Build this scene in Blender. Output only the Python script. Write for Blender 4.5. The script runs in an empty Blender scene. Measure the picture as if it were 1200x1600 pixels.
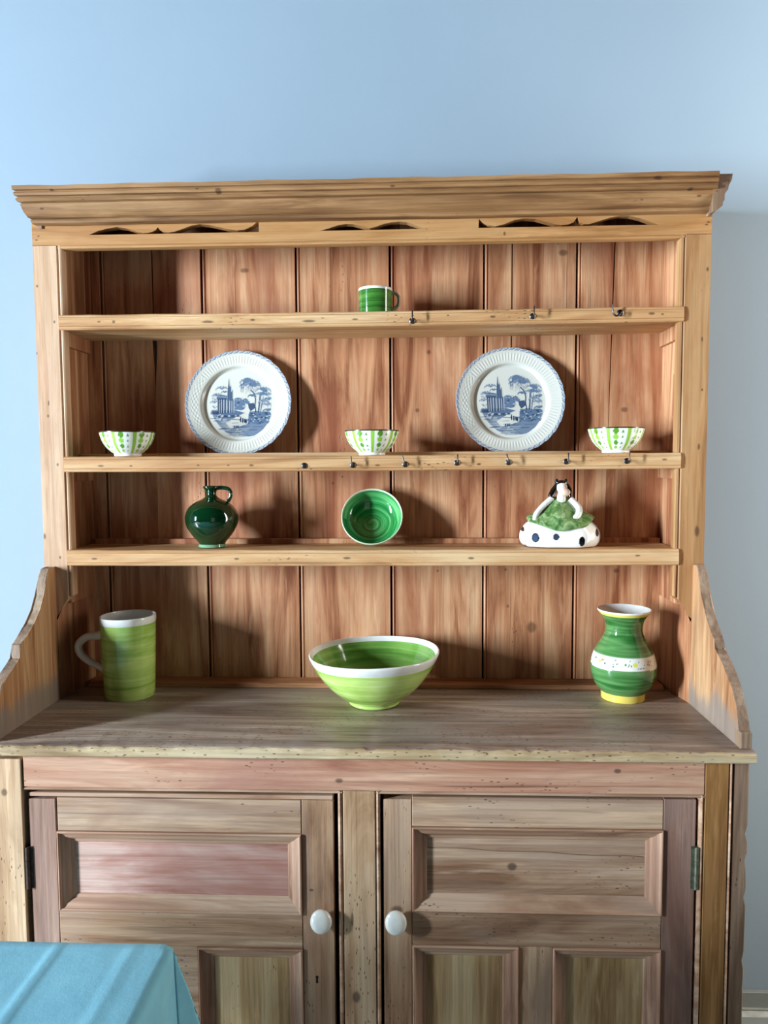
import bpy, bmesh, math, random
from mathutils import Vector, Matrix
random.seed(7)
C = bpy.context.scene.collection
SC = bpy.context.scene
FLOOR = -0.05            # floor height; the worktop of the dresser is at z = 0.80
EYE = Vector((0.10318, -1.65572, 1.34587))

# ------------------------------------------------------------------ camera
def set_camera():
    pitch, yaw, roll, f = 0.069512, 0.040426, 0.0057299, 1164.53
    Rz = Matrix.Rotation(yaw, 3, 'Z'); Rx = Matrix.Rotation(-pitch, 3, 'X'); Ry = Matrix.Rotation(roll, 3, 'Y')
    M = Rz @ Rx @ Ry
    r, fw, up = M.col[0], M.col[1], M.col[2]
    m = Matrix((( r[0], up[0], -fw[0], EYE[0]), (r[1], up[1], -fw[1], EYE[1]), (r[2], up[2], -fw[2], EYE[2]), (0, 0, 0, 1)))
    cd = bpy.data.cameras.new('camera'); co = bpy.data.objects.new('camera', cd); C.objects.link(co)
    cd.sensor_fit = 'VERTICAL'; cd.sensor_height = 36.0; cd.sensor_width = 27.0
    cd.lens = f * 36.0 / 1600.0; cd.clip_start = 0.02
    co.matrix_world = m; SC.camera = co
set_camera()

# ------------------------------------------------------------------ world, lights, exposure
w = bpy.data.worlds.new('world'); SC.world = w; w.use_nodes = True
bg = w.node_tree.nodes['Background']
bg.inputs['Color'].default_value = (0.46, 0.50, 1.0, 1); bg.inputs['Strength'].default_value = 0.015

def area(name, loc, target, sx, sy, power, col):
    l = bpy.data.lights.new(name, 'AREA'); l.shape = 'RECTANGLE'; l.size = sx; l.size_y = sy
    l.energy = power; l.color = col
    o = bpy.data.objects.new(name, l); C.objects.link(o); o.location = loc
    d = (Vector(target) - Vector(loc)); o.rotation_euler = d.to_track_quat('-Z', 'Y').to_euler()
    return o
# daylight through the tall window in the left wall
area('window_daylight', (-4.66, -2.60, 1.52), (0.0, -2.60, 1.44), 0.32, 2.0, 960, (0.73, 0.86, 1.0))
# warmer light from the open room on the right
area('room_light', (1.85, -0.30, 1.55), (0.95, 0.19, 1.50), 0.3, 2.1, 36, (1.0, 0.96, 0.90))

# unseen soft fill lamp added behind the viewer to lift the dresser front
area('front_fill_light', (0.9, -3.5, 1.15), (0.1, 0.0, 1.0), 1.0, 1.9, 2.5, (1.0, 0.97, 0.93))
vs = SC.view_settings
vs.view_transform = 'Standard'; vs.look = 'None'; vs.gamma = 1.0; vs.exposure = 0.0; vs.use_curve_mapping = False

# ------------------------------------------------------------------ helpers
def lin(c):
    return tuple(((x/255.0)/12.92 if x/255.0 <= 0.04045 else ((x/255.0+0.055)/1.055)**2.4) for x in c) + (1.0,)

def mesh_from(name, bm, mat, parent=None, smooth=None, loc=None):
    bmesh.ops.recalc_face_normals(bm, faces=bm.faces[:])
    me = bpy.data.meshes.new(name); bm.to_mesh(me); bm.free()
    if mat: me.materials.append(mat)
    if smooth is not None:
        for p in me.polygons: p.use_smooth = True
        if smooth > 0: me.set_sharp_from_angle(angle=math.radians(smooth))
    o = bpy.data.objects.new(name, me); C.objects.link(o)
    if parent: o.parent = parent
    if loc: o.location = loc
    return o

def thing(name, label, cat, loc=(0, 0, 0), rz=0, group=None):
    o = bpy.data.objects.new(name, None); C.objects.link(o); o.location = loc; o.rotation_euler = (0, 0, rz)
    o.empty_display_size = 0.05
    o['label'] = label; o['category'] = cat
    if group: o['group'] = group
    return o
def tag(o, label, cat, group=None):
    o['label'] = label; o['category'] = cat
    if group: o['group'] = group
    return o
def struct(o): o['kind'] = 'structure'; return o

def box(bm, x0, x1, y0, y1, z0, z1, bev=0.0, seg=2):
    r = bmesh.ops.create_cube(bm, size=1.0)
    vs_ = r['verts']
    for v in vs_:
        v.co = Vector(((x0+x1)/2 + v.co.x*(x1-x0), (y0+y1)/2 + v.co.y*(y1-y0), (z0+z1)/2 + v.co.z*(z1-z0)))
    if bev > 0:
        es = list({e for v in vs_ for e in v.link_edges})
        bmesh.ops.bevel(bm, geom=es, offset=bev, segments=seg, affect='EDGES', profile=0.5)
    return bm
def nbox(*a, **k):
    return box(bmesh.new(), *a, **k)

def loft(axis, levels, fn, bm=None):
    """closed 2D outline fn(t) swept along an axis; X: (y,z)  Y: (x,z)  Z: (x,y)"""
    bm = bm or bmesh.new(); rings = []
    for t in levels:
        ring = []
        for a, b in fn(t):
            co = (t, a, b) if axis == 'X' else (a, t, b) if axis == 'Y' else (a, b, t)
            ring.append(bm.verts.new(co))
        rings.append(ring)
    n = len(rings[0])
    for r0, r1 in zip(rings, rings[1:]):
        for i in range(n):
            bm.faces.new((r0[i], r0[(i+1) % n], r1[(i+1) % n], r1[i]))
    bm.faces.new(rings[0]); bm.faces.new(rings[-1])
    return bm
def prism(axis, a0, a1, pts, bm=None, n=1):
    return loft(axis, [a0 + (a1-a0)*i/n for i in range(n+1)], lambda t: pts, bm)

def catmull(pts, n=6):
    out = []; P = [Vector(p) for p in pts]
    for i in range(len(P)-1):
        p0 = P[max(i-1, 0)]; p1 = P[i]; p2 = P[i+1]; p3 = P[min(i+2, len(P)-1)]
        for k in range(n):
            t = k/n
            out.append(0.5*((2*p1) + (p2-p0)*t + (2*p0-5*p1+4*p2-p3)*t*t + (-p0+3*p1-3*p2+p3)*t**3))
    out.append(P[-1]); return out

def tube(pts, rad, seg=12, n=6, bm=None, flat=1.0):
    """pts: 3D control points; rad: radius per control point"""
    bm = bm or bmesh.new()
    P = catmull(pts, n); rr = [v.x for v in catmull([(r, 0, 0) for r in rad], n)]
    rings = []; up = None
    for i, p in enumerate(P):
        t = (P[min(i+1, len(P)-1)] - P[max(i-1, 0)]).normalized()
        if up is None:
            up = Vector((0, 1, 0)) if abs(t.y) < 0.9 else Vector((0, 0, 1))
        a = t.cross(up).normalized(); b = a.cross(t).normalized(); up = b
        rings.append([bm.verts.new(p + rr[i]*(math.cos(2*math.pi*k/seg)*a + flat*math.sin(2*math.pi*k/seg)*b)) for k in range(seg)])
    for r0, r1 in zip(rings, rings[1:]):
        for k in range(seg):
            bm.faces.new((r0[k], r0[(k+1) % seg], r1[(k+1) % seg], r1[k]))
    bm.faces.new(rings[0]); bm.faces.new(rings[-1])
    return bm

def lathe(prof, seg=64, bm=None, fn=None):
    """prof: [(r, z)], r = 0 closes at the axis; fn(r, z, angle) -> (r, z) for uneven shapes"""
    bm = bm or bmesh.new(); rings = []
    for r, z in prof:
        if r < 1e-6: rings.append([bm.verts.new((0, 0, z))]); continue
        ring = []
        for k in range(seg):
            a = 2*math.pi*k/seg
            r2, z2 = fn(r, z, a) if fn else (r, z)
            ring.append(bm.verts.new((r2*math.cos(a), r2*math.sin(a), z2)))
        rings.append(ring)
    for r0, r1 in zip(rings, rings[1:]):
        for k in range(seg):
            k2 = (k+1) % seg
            if len(r0) == 1 and len(r1) == 1: continue
            if len(r0) == 1: bm.faces.new((r0[0], r1[k2], r1[k]))
            elif len(r1) == 1: bm.faces.new((r0[k], r0[k2], r1[0]))
            else: bm.faces.new((r0[k], r0[k2], r1[k2], r1[k]))
    return bm
def smooth_prof(pts, n=5):
    return [(max(v.x, 0.0), v.y) for v in catmull([(r, z, 0) for r, z in pts], n)]

def blob(bm, c, r, seg=20, rings=12, rot=None):
    m = Matrix.Translation(c) @ (rot.to_4x4() if rot else Matrix.Identity(4)) @ Matrix.Diagonal((r[0], r[1], r[2], 1))
    bmesh.ops.create_uvsphere(bm, u_segments=seg, v_segments=rings, radius=1.0, matrix=m)
    return bm

def paint(me_obj, fn, name='print'):
    """printed decoration: one colour per vertex from fn(x, y, z)"""
    me = me_obj.data
    at = me.color_attributes.new(name, 'FLOAT_COLOR', 'POINT')
    buf = []
    for v in me.vertices:
        c = fn(v.co.x, v.co.y, v.co.z); buf.extend((c[0], c[1], c[2], 1.0))
    at.data.foreach_set('color', buf)

# ------------------------------------------------------------------ materials
class NT:
    def __init__(s, name):
        s.m = bpy.data.materials.new(name); s.m.use_nodes = True; s.t = s.m.node_tree
        s.b = s.t.nodes['Principled BSDF']
    def n(s, typ, **kw):
        nd = s.t.nodes.new(typ)
        for k, v in kw.items():
            if k in nd.inputs.keys(): s.set(nd, k, v)
            else: setattr(nd, k, v)
        return nd
    def set(s, nd, key, v):
        i = nd.inputs[key]
        if isinstance(v, bpy.types.NodeSocket): s.t.links.new(v, i)
        else: i.default_value = v
    def math(s, op, a, b=None, c=None, clamp=False):
        nd = s.t.nodes.new('ShaderNodeMath'); nd.operation = op; nd.use_clamp = clamp
        for i, v in enumerate((a, b, c)):
            if v is None: continue
            if isinstance(v, bpy.types.NodeSocket): s.t.links.new(v, nd.inputs[i])
            else: nd.inputs[i].default_value = v
        return nd.outputs[0]
    def vmath(s, op, a, b):
        nd = s.t.nodes.new('ShaderNodeVectorMath'); nd.operation = op
        for i, v in enumerate((a, b)):
            if isinstance(v, bpy.types.NodeSocket): s.t.links.new(v, nd.inputs[i])
            else: nd.inputs[i].default_value = v
        return nd.outputs['Value'] if op in ('LENGTH', 'DISTANCE', 'DOT_PRODUCT') else nd.outputs['Vector']
    def rng(s, v, a, b, c=0.0, d=1.0, smooth=True):
        nd = s.t.nodes.new('ShaderNodeMapRange'); nd.clamp = True
        if smooth: nd.interpolation_type = 'SMOOTHSTEP'
        s.t.links.new(v, nd.inputs[0])
        for i, x in enumerate((a, b, c, d)): nd.inputs[i+1].default_value = x
        return nd.outputs[0]
    def noise(s, vec, scale=1.0, detail=4.0, rough=0.55, dist=0.0):
        nd = s.t.nodes.new('ShaderNodeTexNoise'); s.t.links.new(vec, nd.inputs['Vector'])
        nd.inputs['Scale'].default_value = scale; nd.inputs['Detail'].default_value = detail
        nd.inputs['Roughness'].default_value = rough; nd.inputs['Distortion'].default_value = dist
        return nd.outputs[0]
    def mix(s, fac, a, b, blend='MIX'):
        nd = s.t.nodes.new('ShaderNodeMix'); nd.data_type = 'RGBA'; nd.blend_type = blend
        for key, v in ((0, fac), (6, a), (7, b)):
            if isinstance(v, bpy.types.NodeSocket): s.t.links.new(v, nd.inputs[key])
            else: nd.inputs[key].default_value = v
        return nd.outputs[2]
    def ramp(s, v, stops):
        nd = s.t.nodes.new('ShaderNodeValToRGB'); cr = nd.color_ramp
        while len(cr.elements) < len(stops): cr.elements.new(0.5)
        for e, (p, c) in zip(cr.elements, stops): e.position = p; e.color = c
        s.t.links.new(v, nd.inputs[0]); return nd.outputs[0]
    def bump(s, h, strength, dist):
        nd = s.t.nodes.new('ShaderNodeBump'); nd.inputs['Strength'].default_value = strength
        nd.inputs['Distance'].default_value = dist; s.t.links.new(h, nd.inputs['Height'])
        s.t.links.new(nd.outputs[0], s.b.inputs['Normal'])
    def col(s, c): s.set(s.b, 'Base Color', c)
    def p(s, **kw):
        for k, v in kw.items(): s.set(s.b, k.replace('_', ' '), v)
        return s.m

def wood(name, axis, dark, mid, light, stain=(120, 70, 50), stain_amt=0.35, pits=0.0, rough=0.55,
         spots=(), grey=None, grey_amt=0.0, streak=0.35, spec=0.3, cell=1.0, foot=None):
    """weathered stripped pine: grain along the given axis; spots = knots and nail holes [(x, y, z, rx, rz, strength)]"""
    t = NT(name)
    tc = t.n('ShaderNodeTexCoord').outputs['Object']
    rnd = t.n('ShaderNodeObjectInfo').outputs['Random']
    off = t.n('ShaderNodeCombineXYZ'); 
    for i, k in enumerate((31.0, 57.0, 83.0)): t.t.links.new(t.math('MULTIPLY', rnd, k), off.inputs[i])
    P = t.vmath('ADD', tc, off.outputs[0])
    def sc(al, ac):
        v = [ac, ac, ac]; v['XYZ'.index(axis)] = al
        return t.vmath('MULTIPLY', P, tuple(v))
    broad = t.noise(sc(1.6, 17), 1.0, 5, 0.6, 1.2)
    tone = t.ramp(broad, [(0.33, lin(dark)), (0.47, lin(mid)), (0.62, lin(light))])
    fine = t.noise(sc(3.5, 150), 1.0, 4, 0.65, 0.4)
    col = t.mix(streak, tone, t.ramp(fine, [(0.33, (0.30, 0.28, 0.27, 1)), (0.58, (1.05, 1.05, 1.05, 1))]), 'MULTIPLY')
    hair = t.noise(sc(5.0, 420), 1.0, 3, 0.7, 0.2)
    col = t.mix(streak*.8, col, t.ramp(hair, [(0.34, (0.5, 0.48, 0.46, 1)), (0.56, (1, 1, 1, 1))]), 'MULTIPLY')
    streaky = t.noise(sc(2.2, 48), 1.0, 3, 0.6, 0.8)
    col = t.mix(t.rng(streaky, 0.60, 0.72, 0, 0.7*streak+0.2), col, lin(tuple(c*.82 for c in dark)))
    pale = t.noise(sc(3.2, 34), 1.0, 4, 0.65, 0.5)
    col = t.mix(t.rng(pale, 0.56, 0.72, 0, 0.45), col, lin(tuple(min(255, c*1.10+8) for c in light)))
    crack = t.noise(sc(1.3, 95), 1.0, 3, 0.6, 0.3)
    col = t.mix(t.rng(crack, 0.66, 0.74, 0, 0.6), col, lin(tuple(c*0.55 for c in dark)))
    bl = t.noise(sc(2.2*cell, 5.5*cell), 1.0, 5, 0.62, 0.6)
    col = t.mix(t.rng(bl, 0.46, 0.68, 0, stain_amt), col, lin(stain))
    if grey:
        g = t.noise(sc(1.7, 7), 1.3, 5, 0.65, 0.8)
        col = t.mix(t.rng(g, 0.40, 0.64, 0, grey_amt), col, lin(grey))
    h = fine
    # short dark scratches and worm holes, denser in places
    vo = t.n('ShaderNodeTexVoronoi'); t.t.links.new(sc(55, 170), vo.inputs['Vector']); vo.inputs['Scale'].default_value = 1.0
    msk = t.noise(sc(5, 14), 1.0, 3, 0.6)
    pit = t.math('MULTIPLY', t.rng(vo.outputs['Distance'], 0.10, 0.24, 1, 0), t.rng(msk, 0.62 - 0.22*pits, 0.72 - 0.2*pits, 0, 1))
    col = t.mix(t.math('MULTIPLY', pit, 0.80), col, lin((46, 30, 20)))
    for (sx, sy, sz, rx, rz, k) in spots:
        rx *= .75; rz *= .75; k *= .8
        d = t.vmath('SUBTRACT', tc, (sx, sy, sz))
        wob = t.math('MULTIPLY_ADD', streaky, 0.9, 0.55)
        L = t.math('MULTIPLY', t.vmath('LENGTH', t.vmath('MULTIPLY', d, (1/rx, 6.0, 1/rz)), (0, 0, 0)), wob)
        col = t.mix(t.rng(L, 0.55, 1.25, k, 0), col, lin((52, 32, 22)))
    if foot:
        sz = t.n('ShaderNodeSeparateXYZ'); t.t.links.new(tc, sz.inputs[0])
        zz = t.math('MULTIPLY_ADD', bl, -0.16, sz.outputs[2])
        col = t.mix(t.rng(zz, foot-.035, foot+.01, 0.75, 0), col, lin((128, 122, 114)))
    t.col(col)
    t.bump(t.math('SUBTRACT', h, t.math('MULTIPLY', pit, 1.2)), 0.35, 0.0015)
    return t.p(Roughness=rough, Specular_IOR_Level=spec)

def glaze(name, cols, scale_z=55, rough=0.12, coat=0.4, speck=0.0, wobble=2.5):
    """glazed pottery with horizontal brush strokes"""
    t = NT(name)
    tc = t.n('ShaderNodeTexCoord').outputs['Object']
    v = t.vmath('MULTIPLY', tc, (wobble, wobble, scale_z))
    n1 = t.noise(v, 1.0, 4, 0.6, 0.6)
    n2 = t.noise(t.vmath('MULTIPLY', tc, (9, 9, scale_z*0.25)), 1.0, 3, 0.6, 0.3)
    k = t.math('ADD', t.math('MULTIPLY', n1, 0.7), t.math('MULTIPLY', n2, 0.3))
    t.col(t.ramp(k, [(p_, lin(c)) for p_, c in cols]))
    return t.p(Roughness=rough, Coat_Weight=coat, Coat_Roughness=0.05, Specular_IOR_Level=0.5)

def ceramic(name, c, rough=0.15, coat=0.3):
    t = NT(name); tc = t.n('ShaderNodeTexCoord').outputs['Object']
    n = t.noise(tc, 30, 3, 0.6)
    a = lin(c); b = lin(tuple(x*0.93 for x in c))
    t.col(t.ramp(n, [(0.3, b), (0.7, a)]))
    return t.p(Roughness=rough, Coat_Weight=coat, Coat_Roughness=0.06)

def printed(name, rough=0.15, coat=0.3, attr='print'):
    t = NT(name); a = t.n('ShaderNodeVertexColor'); a.layer_name = attr
    t.col(a.outputs['Color'])
    return t.p(Roughness=rough, Coat_Weight=coat, Coat_Roughness=0.06)

def plain(name, c, rough=0.6, metal=0.0, var=0.15, scale=40):
    t = NT(name); tc = t.n('ShaderNodeTexCoord').outputs['Object']
    n = t.noise(tc, scale, 4, 0.6)
    t.col(t.ramp(n, [(0.3, lin(tuple(x*(1-var) for x in c))), (0.7, lin(c))]))
    return t.p(Roughness=rough, Metallic=metal)

def m_wall():
    t = NT('painted_plaster'); tc = t.n('ShaderNodeTexCoord').outputs['Object']
    n = t.noise(tc, 1.1, 4, 0.6)
    t.col(t.ramp(n, [(0.3, lin((145, 162, 174))), (0.7, lin((151, 168, 180)))]))
    t.bump(t.noise(tc, 26, 4, 0.6), 0.12, 0.004)
    return t.p(Roughness=0.75, Specular_IOR_Level=0.2)

# ------------------------------------------------------------------ the room
WALL = m_wall()
WY = 0.19                                  # face of the wall behind the dresser
LX = -4.60
struct(mesh_from('wall_back', nbox(LX-0.15, 2.6, WY, WY+0.12, FLOOR-0.1, 3.0), WALL))
bm = bmesh.new()                           # left wall around the window opening (z 1.10..2.45)
for y0, y1, z0, z1 in ((-3.6, -2.89, FLOOR-0.1, 3.0), (-2.31, WY, FLOOR-0.1, 3.0), (-2.89, -2.31, FLOOR-0.1, 0.46), (-2.89, -2.31, 2.58, 3.0)):
    box(bm, LX-0.15, LX, y0, y1, z0, z1)
struct(mesh_from('wall_left', bm, WALL))
bm = bmesh.new()
for y0, y1, z0, z1 in ((-2.89, -2.85, 0.46, 2.58), (-2.35, -2.31, 0.46, 2.58), (-2.85, -2.35, 0.46, 0.50), (-2.85, -2.35, 2.54, 2.58)):
    box(bm, LX-0.10, LX-0.04, y0, y1, z0, z1, 0.004)
struct(mesh_from('window_1', bm, plain('white_window_paint', (225, 228, 228), 0.4)))
grout = plain('floor_grout', (196, 200, 192), 0.8)
floor = struct(mesh_from('floor', nbox(LX-0.15, 2.6, -3.2, WY, FLOOR-0.1, FLOOR-0.003), grout))
t = NT('grey_stone_tile'); tc = t.n('ShaderNodeTexCoord').outputs['Object']
t.col(t.ramp(t.noise(tc, 7, 5, 0.6), [(0.3, lin((128, 134, 130))), (0.7, lin((148, 152, 146)))]))
TILE = t.p(Roughness=0.35)
tb = nbox(-0.2235, 0.2235, -0.2235, 0.2235, -0.009, 0.0, 0.0015, 1)
tile0 = None
for i in range(16):
    for j in range(7):
        x = 2.36 - 0.45*i; y = 0.165 - 0.235 - 0.45*j
        if tile0 is None:
            tile0 = mesh_from('tile', tb, TILE, floor, loc=(x, y, FLOOR))
        else:
            o = tile0.copy(); C.objects.link(o); o.location = (x, y, FLOOR); o.parent = floor
sk = struct(bpy.data.objects.new('baseboard_back', None)); C.objects.link(sk); sk.location = (0, WY, FLOOR)
tb = nbox(-0.2235, 0.2235, -0.012, 0.0, 0.004, 0.046, 0.0012, 1); s0 = None
for i in range(16):
    if s0 is None: s0 = mesh_from('tile', tb, TILE, sk, loc=(2.36, 0, 0))
    else:
        o = s0.copy(); C.objects.link(o); o.location = (2.36-0.45*i, 0, 0); o.parent = sk
mesh_from('grout_line', nbox(LX, 2.58, -0.013, 0.0, -0.0, 0.005), grout, sk)

# ------------------------------------------------------------------ the dresser
DR = thing('pine_dresser', 'tall stripped pine kitchen dresser with open plate rack above two panelled cupboard doors', 'dresser', (0, -0.05, FLOOR))
DL = (0, 0.05, -FLOOR)                      # children keep the room's coordinates
def part(name, bm, mat, parent=None, smooth=None, label=None):
    o = mesh_from(name, bm, mat, parent or DR, smooth)
    if parent is None: o.location = DL
    if label: o['label'] = label
    return o

def sp(lst, y, rx=0.006, rz=0.0035, k=0.85):
    return [(p[0], y, p[1], p[2] if len(p) > 2 else rx, p[3] if len(p) > 3 else rz, k) for p in lst]

HONEY = dict(dark=(150, 104, 66), mid=(188, 142, 96), light=(208, 168, 122))
W_stile = wood('pine_stile', 'Z', (164, 118, 82), (194, 152, 114), (208, 172, 138), stain=(160, 110, 76), stain_amt=0.3, streak=0.22,
    spots=sp([(-.7327, 1.7362), (-.6965, 1.6573), (-.7414, 1.5888, .006, .006), (-.7164, 1.4777, .0025, .008), (-.7189, 1.4492), (-.7009, 1.3399), (-.7366, 1.1773, .004, .009), (-.7027, 1.1289),
              (.725, 1.6021, .003, .009), (.7275, 1.494), (.7235, 1.371, .004, .009), (.7237, 1.1862, .008, .02), (.733, 1.75, .004, .006)], 0, .0035, .005))
W_stile_right = wood('pine_stile_honey_dimmed', 'Z', (142, 98, 58), (172, 126, 80), (186, 144, 98), stain=(138, 92, 54), stain_amt=0.3, streak=0.22,  # honey pine, its colour also darkened to offset the room light here
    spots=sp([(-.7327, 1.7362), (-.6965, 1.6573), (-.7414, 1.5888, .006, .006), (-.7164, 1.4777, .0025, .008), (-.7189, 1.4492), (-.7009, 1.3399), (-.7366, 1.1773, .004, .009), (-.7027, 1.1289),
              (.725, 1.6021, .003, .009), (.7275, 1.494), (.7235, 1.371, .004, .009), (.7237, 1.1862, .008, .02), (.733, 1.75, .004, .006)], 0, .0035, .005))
W_frieze = wood('pine_frieze', 'X', (152, 102, 56), (182, 132, 80), (194, 148, 98), stain=(158, 102, 56), stain_amt=0.3, streak=0.18,
    spots=sp([(-.7256, 1.8446), (-.7303, 1.8363), (.7326, 1.8485), (.7287, 1.8432), (.30, 1.832, .004, .006)], 0, .005, .0025))
W_cornice = wood('pine_cornice', 'X', (112, 76, 44), (148, 106, 66), (174, 132, 88), stain=(98, 64, 36), stain_amt=0.45, streak=0.4,
    spots=sp([(-.67, 1.926), (-.355, 1.923, .005, .003), (-.31, 1.917, .009, .009), (.06, 1.92), (.61, 1.925, .012, .005), (-.70, 1.893), (.68, 1.905), (.70, 1.893)], -.04, .007, .003))
W_shelf = wood('pine_shelf', 'X', (170, 120, 76), (204, 158, 108), (220, 184, 138), stain=(176, 122, 78), stain_amt=0.25, streak=0.22, pits=0.3,
    spots=sp([(-.5934, 1.6552), (-.5602, 1.6548, .005, .005), (-.3496, 1.652, .02, .0045), (-.25, 1.6549, .008, .004), (-.1256, 1.6505, .02, .004), (-.0243, 1.6533, .01, .003), (.1782, 1.659), (.275, 1.655, .009, .004), (.615, 1.657, .009, .004), (.638, 1.6555),
              (-.5994, 1.3365, .009, .003), (-.5308, 1.3361), (-.3784, 1.3367), (-.3105, 1.3363), (-.2586, 1.3361, .008, .004), (.0228, 1.3345, .008, .003), (.136, 1.335), (.2457, 1.336, .006, .003), (.6485, 1.3437, .008, .003),
              (-.621, 1.1264, .009, .003), (-.2959, 1.1263, .008, .0035), (-.0473, 1.1277, .012, .004), (.2294, 1.1275, .011, .004), (.5944, 1.1331, .008, .003)], -.004, .005, .0025))
W_shelf2 = W_shelf
W_back = wood('pine_back_board', 'Z', (134, 78, 48), (190, 132, 92), (214, 166, 124), stain=(148, 82, 56), stain_amt=0.55, streak=0.26, cell=0.8, rough=0.5,
    spots=sp([(.1116, 1.4647, .007, .007), (.1394, 1.6023, .007, .008), (.6014, 1.4621, .011, .009), (.59, 1.077, .010, .008), (.3886, .9384, .017, .018), (.1603, 1.0764), (.3243, 1.0796), (.4545, 1.8286, .014, .01), (-.0936, 1.2907), (-.0701, 1.3061), (-.30, 1.80, .015, .008), (.33, .99, .004, .006)], .146, .004, .004, .7))
W_top = wood('weathered_worktop', 'X', (108, 88, 74), (154, 130, 112), (190, 170, 150), stain=(102, 80, 66), stain_amt=0.5, pits=0.9, rough=0.45, streak=0.5, grey=(146, 138, 128), grey_amt=0.5, spec=0.4)
W_topedge = wood('worn_worktop_edge', 'X', (150, 124, 88), (188, 164, 124), (206, 186, 150), stain=(150, 120, 80), stain_amt=0.4, pits=1.5, rough=0.6, streak=0.3)
W_rail = wood('pine_rail', 'X', (150, 96, 70), (184, 132, 104), (204, 162, 132), stain=(160, 108, 94), stain_amt=0.55, pits=0.6, streak=0.25,
    spots=sp([(.4883, .7534, .009, .006), (-.0429, .7283, .012, .007)], -.26))
W_base = wood('pine_base_stile', 'Z', (152, 114, 80), (194, 156, 118), (214, 182, 146), stain=(150, 110, 82), stain_amt=0.4, pits=0.6, streak=0.3,
    spots=sp([(-.0131, .2901, .012, .018), (-.7037, .6983, .008, .01), (-.02, .45, .004, .02)], -.26))
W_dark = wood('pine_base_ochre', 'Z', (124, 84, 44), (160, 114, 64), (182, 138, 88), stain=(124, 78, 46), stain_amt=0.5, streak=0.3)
W_doorh = wood('pine_door_rail', 'X', (136, 100, 74), (178, 140, 108), (202, 170, 138), stain=(138, 100, 76), stain_amt=0.5, pits=0.5, streak=0.4, grey=(160, 138, 124), grey_amt=0.35)
W_doorv = wood('pine_door_stile', 'Z', (136, 98, 70), (180, 140, 106), (202, 168, 134), stain=(138, 98, 78), stain_amt=0.45, pits=0.6, streak=0.35, grey=(160, 136, 122), grey_amt=0.3,
    spots=sp([(-.0913, .3214, .003, .009), (.068, .468, .016, .012), (-.10, .505, .006, .004)], -.255, .004, .004))
W_doorg = wood('pine_door_grey_stile', 'Z', (124, 90, 74), (160, 122, 102), (180, 146, 126), stain=(132, 94, 82), stain_amt=0.5, streak=0.35, grey=(148, 124, 112), grey_amt=0.5)
W_pinkpanel = wood('pine_pink_panel', 'X', (150, 96, 80), (186, 142, 126), (206, 172, 156), stain=(154, 90, 72), stain_amt=0.6, streak=0.3, pits=0.12)
W_panel = wood('pine_knotty_panel', 'X', (146, 106, 78), (186, 148, 116), (208, 176, 146), stain=(150, 112, 90), stain_amt=0.35, streak=0.4, pits=0.2, grey=(160, 136, 118), grey_amt=0.4,
    spots=[(.2925, -.245, .5519, .012, .011, .9)])
W_low = wood('pine_low_panel', 'Z', (144, 110, 70), (186, 152, 104), (206, 178, 134), stain=(156, 116, 84), stain_amt=0.4, streak=0.35)
W_mould = wood('pine_moulding', 'X', (144, 104, 80), (182, 144, 114), (206, 174, 146), stain=(158, 116, 96), stain_amt=0.4, pits=0.12, streak=0.25)
W_side = wood('pine_side_board', 'Z', (130, 78, 50), (178, 122, 84), (206, 160, 118), stain=(140, 80, 54), stain_amt=0.45, streak=0.28)
W_brk = wood('pine_bracket', 'Z', (136, 90, 58), (180, 130, 88), (206, 164, 120), stain=(120, 80, 58), stain_amt=0.4, streak=0.3, rough=0.5, foot=.79)
W_edge = wood('weathered_edge', 'Z', (118, 92, 72), (150, 122, 98), (176, 152, 126), stain=(104, 78, 58), stain_amt=0.45, pits=0.3, streak=0.4)

BD = 0.146                                  # face of the back boards
# back boards with a bead along the left edge; two of them have split and are open at the top
def plank(x0, x1, z0=0.795, z1=1.885, left=None, right=None, bead=True, dy=0.0):
    lv = [z0 + (z1-z0)*i/24 for i in range(25)]
    L = left or (lambda z: 0.0); R = right or (lambda z: 0.0)
    y = BD + dy
    def fn(z):
        a = x0 + L(z); b = x1 + R(z)
        p = []
        if bead:
            p += [(a, y+.004), (a+.0012, y+.0012), (a+.0035, y), (a+.0055, y+.0008), (a+.0066, y+.003), (a+.0076, y+.003), (a+.0086, y)]
        else:
            p += [(a, y)]
        p += [(b-.0006, y), (b, y+.001), (b, y+.018), (a, y+.018)]
        return p
    part('back_plank', loft('Z', lv, fn), W_back)
wob = lambda z, k, a: a*math.sin(z*k) + 0.5*a*math.sin(z*k*2.7+1)
g = 0.0022
plank(-.712, -.6507-g)
hole = lambda z: 0.0075*max(0, min(1, (z-1.545)/0.06)) if z < 1.66 else 0.0006
crk = lambda z, z0: 0.0016*max(0.0, min(1.0, (z-z0)/0.25))
plank(-.6507+g, -.5235, right=lambda z: wob(z, 9, .0012) - crk(z, 1.45) - 0.6*(hole(z) if z > 1.5 else 0))
plank(-.5235, -.405-g, left=lambda z: wob(z, 9, .0012) + crk(z, 1.45) + 0.6*(hole(z) if z > 1.5 else 0), bead=False)
plank(-.405+g, -.177-g, dy=.001)
plank(-.177+g, .047-g)
plank(.047+g, .270-g, dy=.0015)
plank(.270+g, .336, right=lambda z: wob(z, 7, .001) - crk(z, 1.25)*.8)
plank(.336, .487-g, left=lambda z: wob(z, 7, .001) + crk(z, 1.25)*.8, bead=False)
plank(.487+g, .566, right=lambda z: .022*(z-1.45)*(z > 1.1) - crk(z, 1.35)*.8)
plank(.566, .712, left=lambda z: .022*(z-1.45)*(z > 1.1) + crk(z, 1.35)*.8, bead=False)

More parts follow.
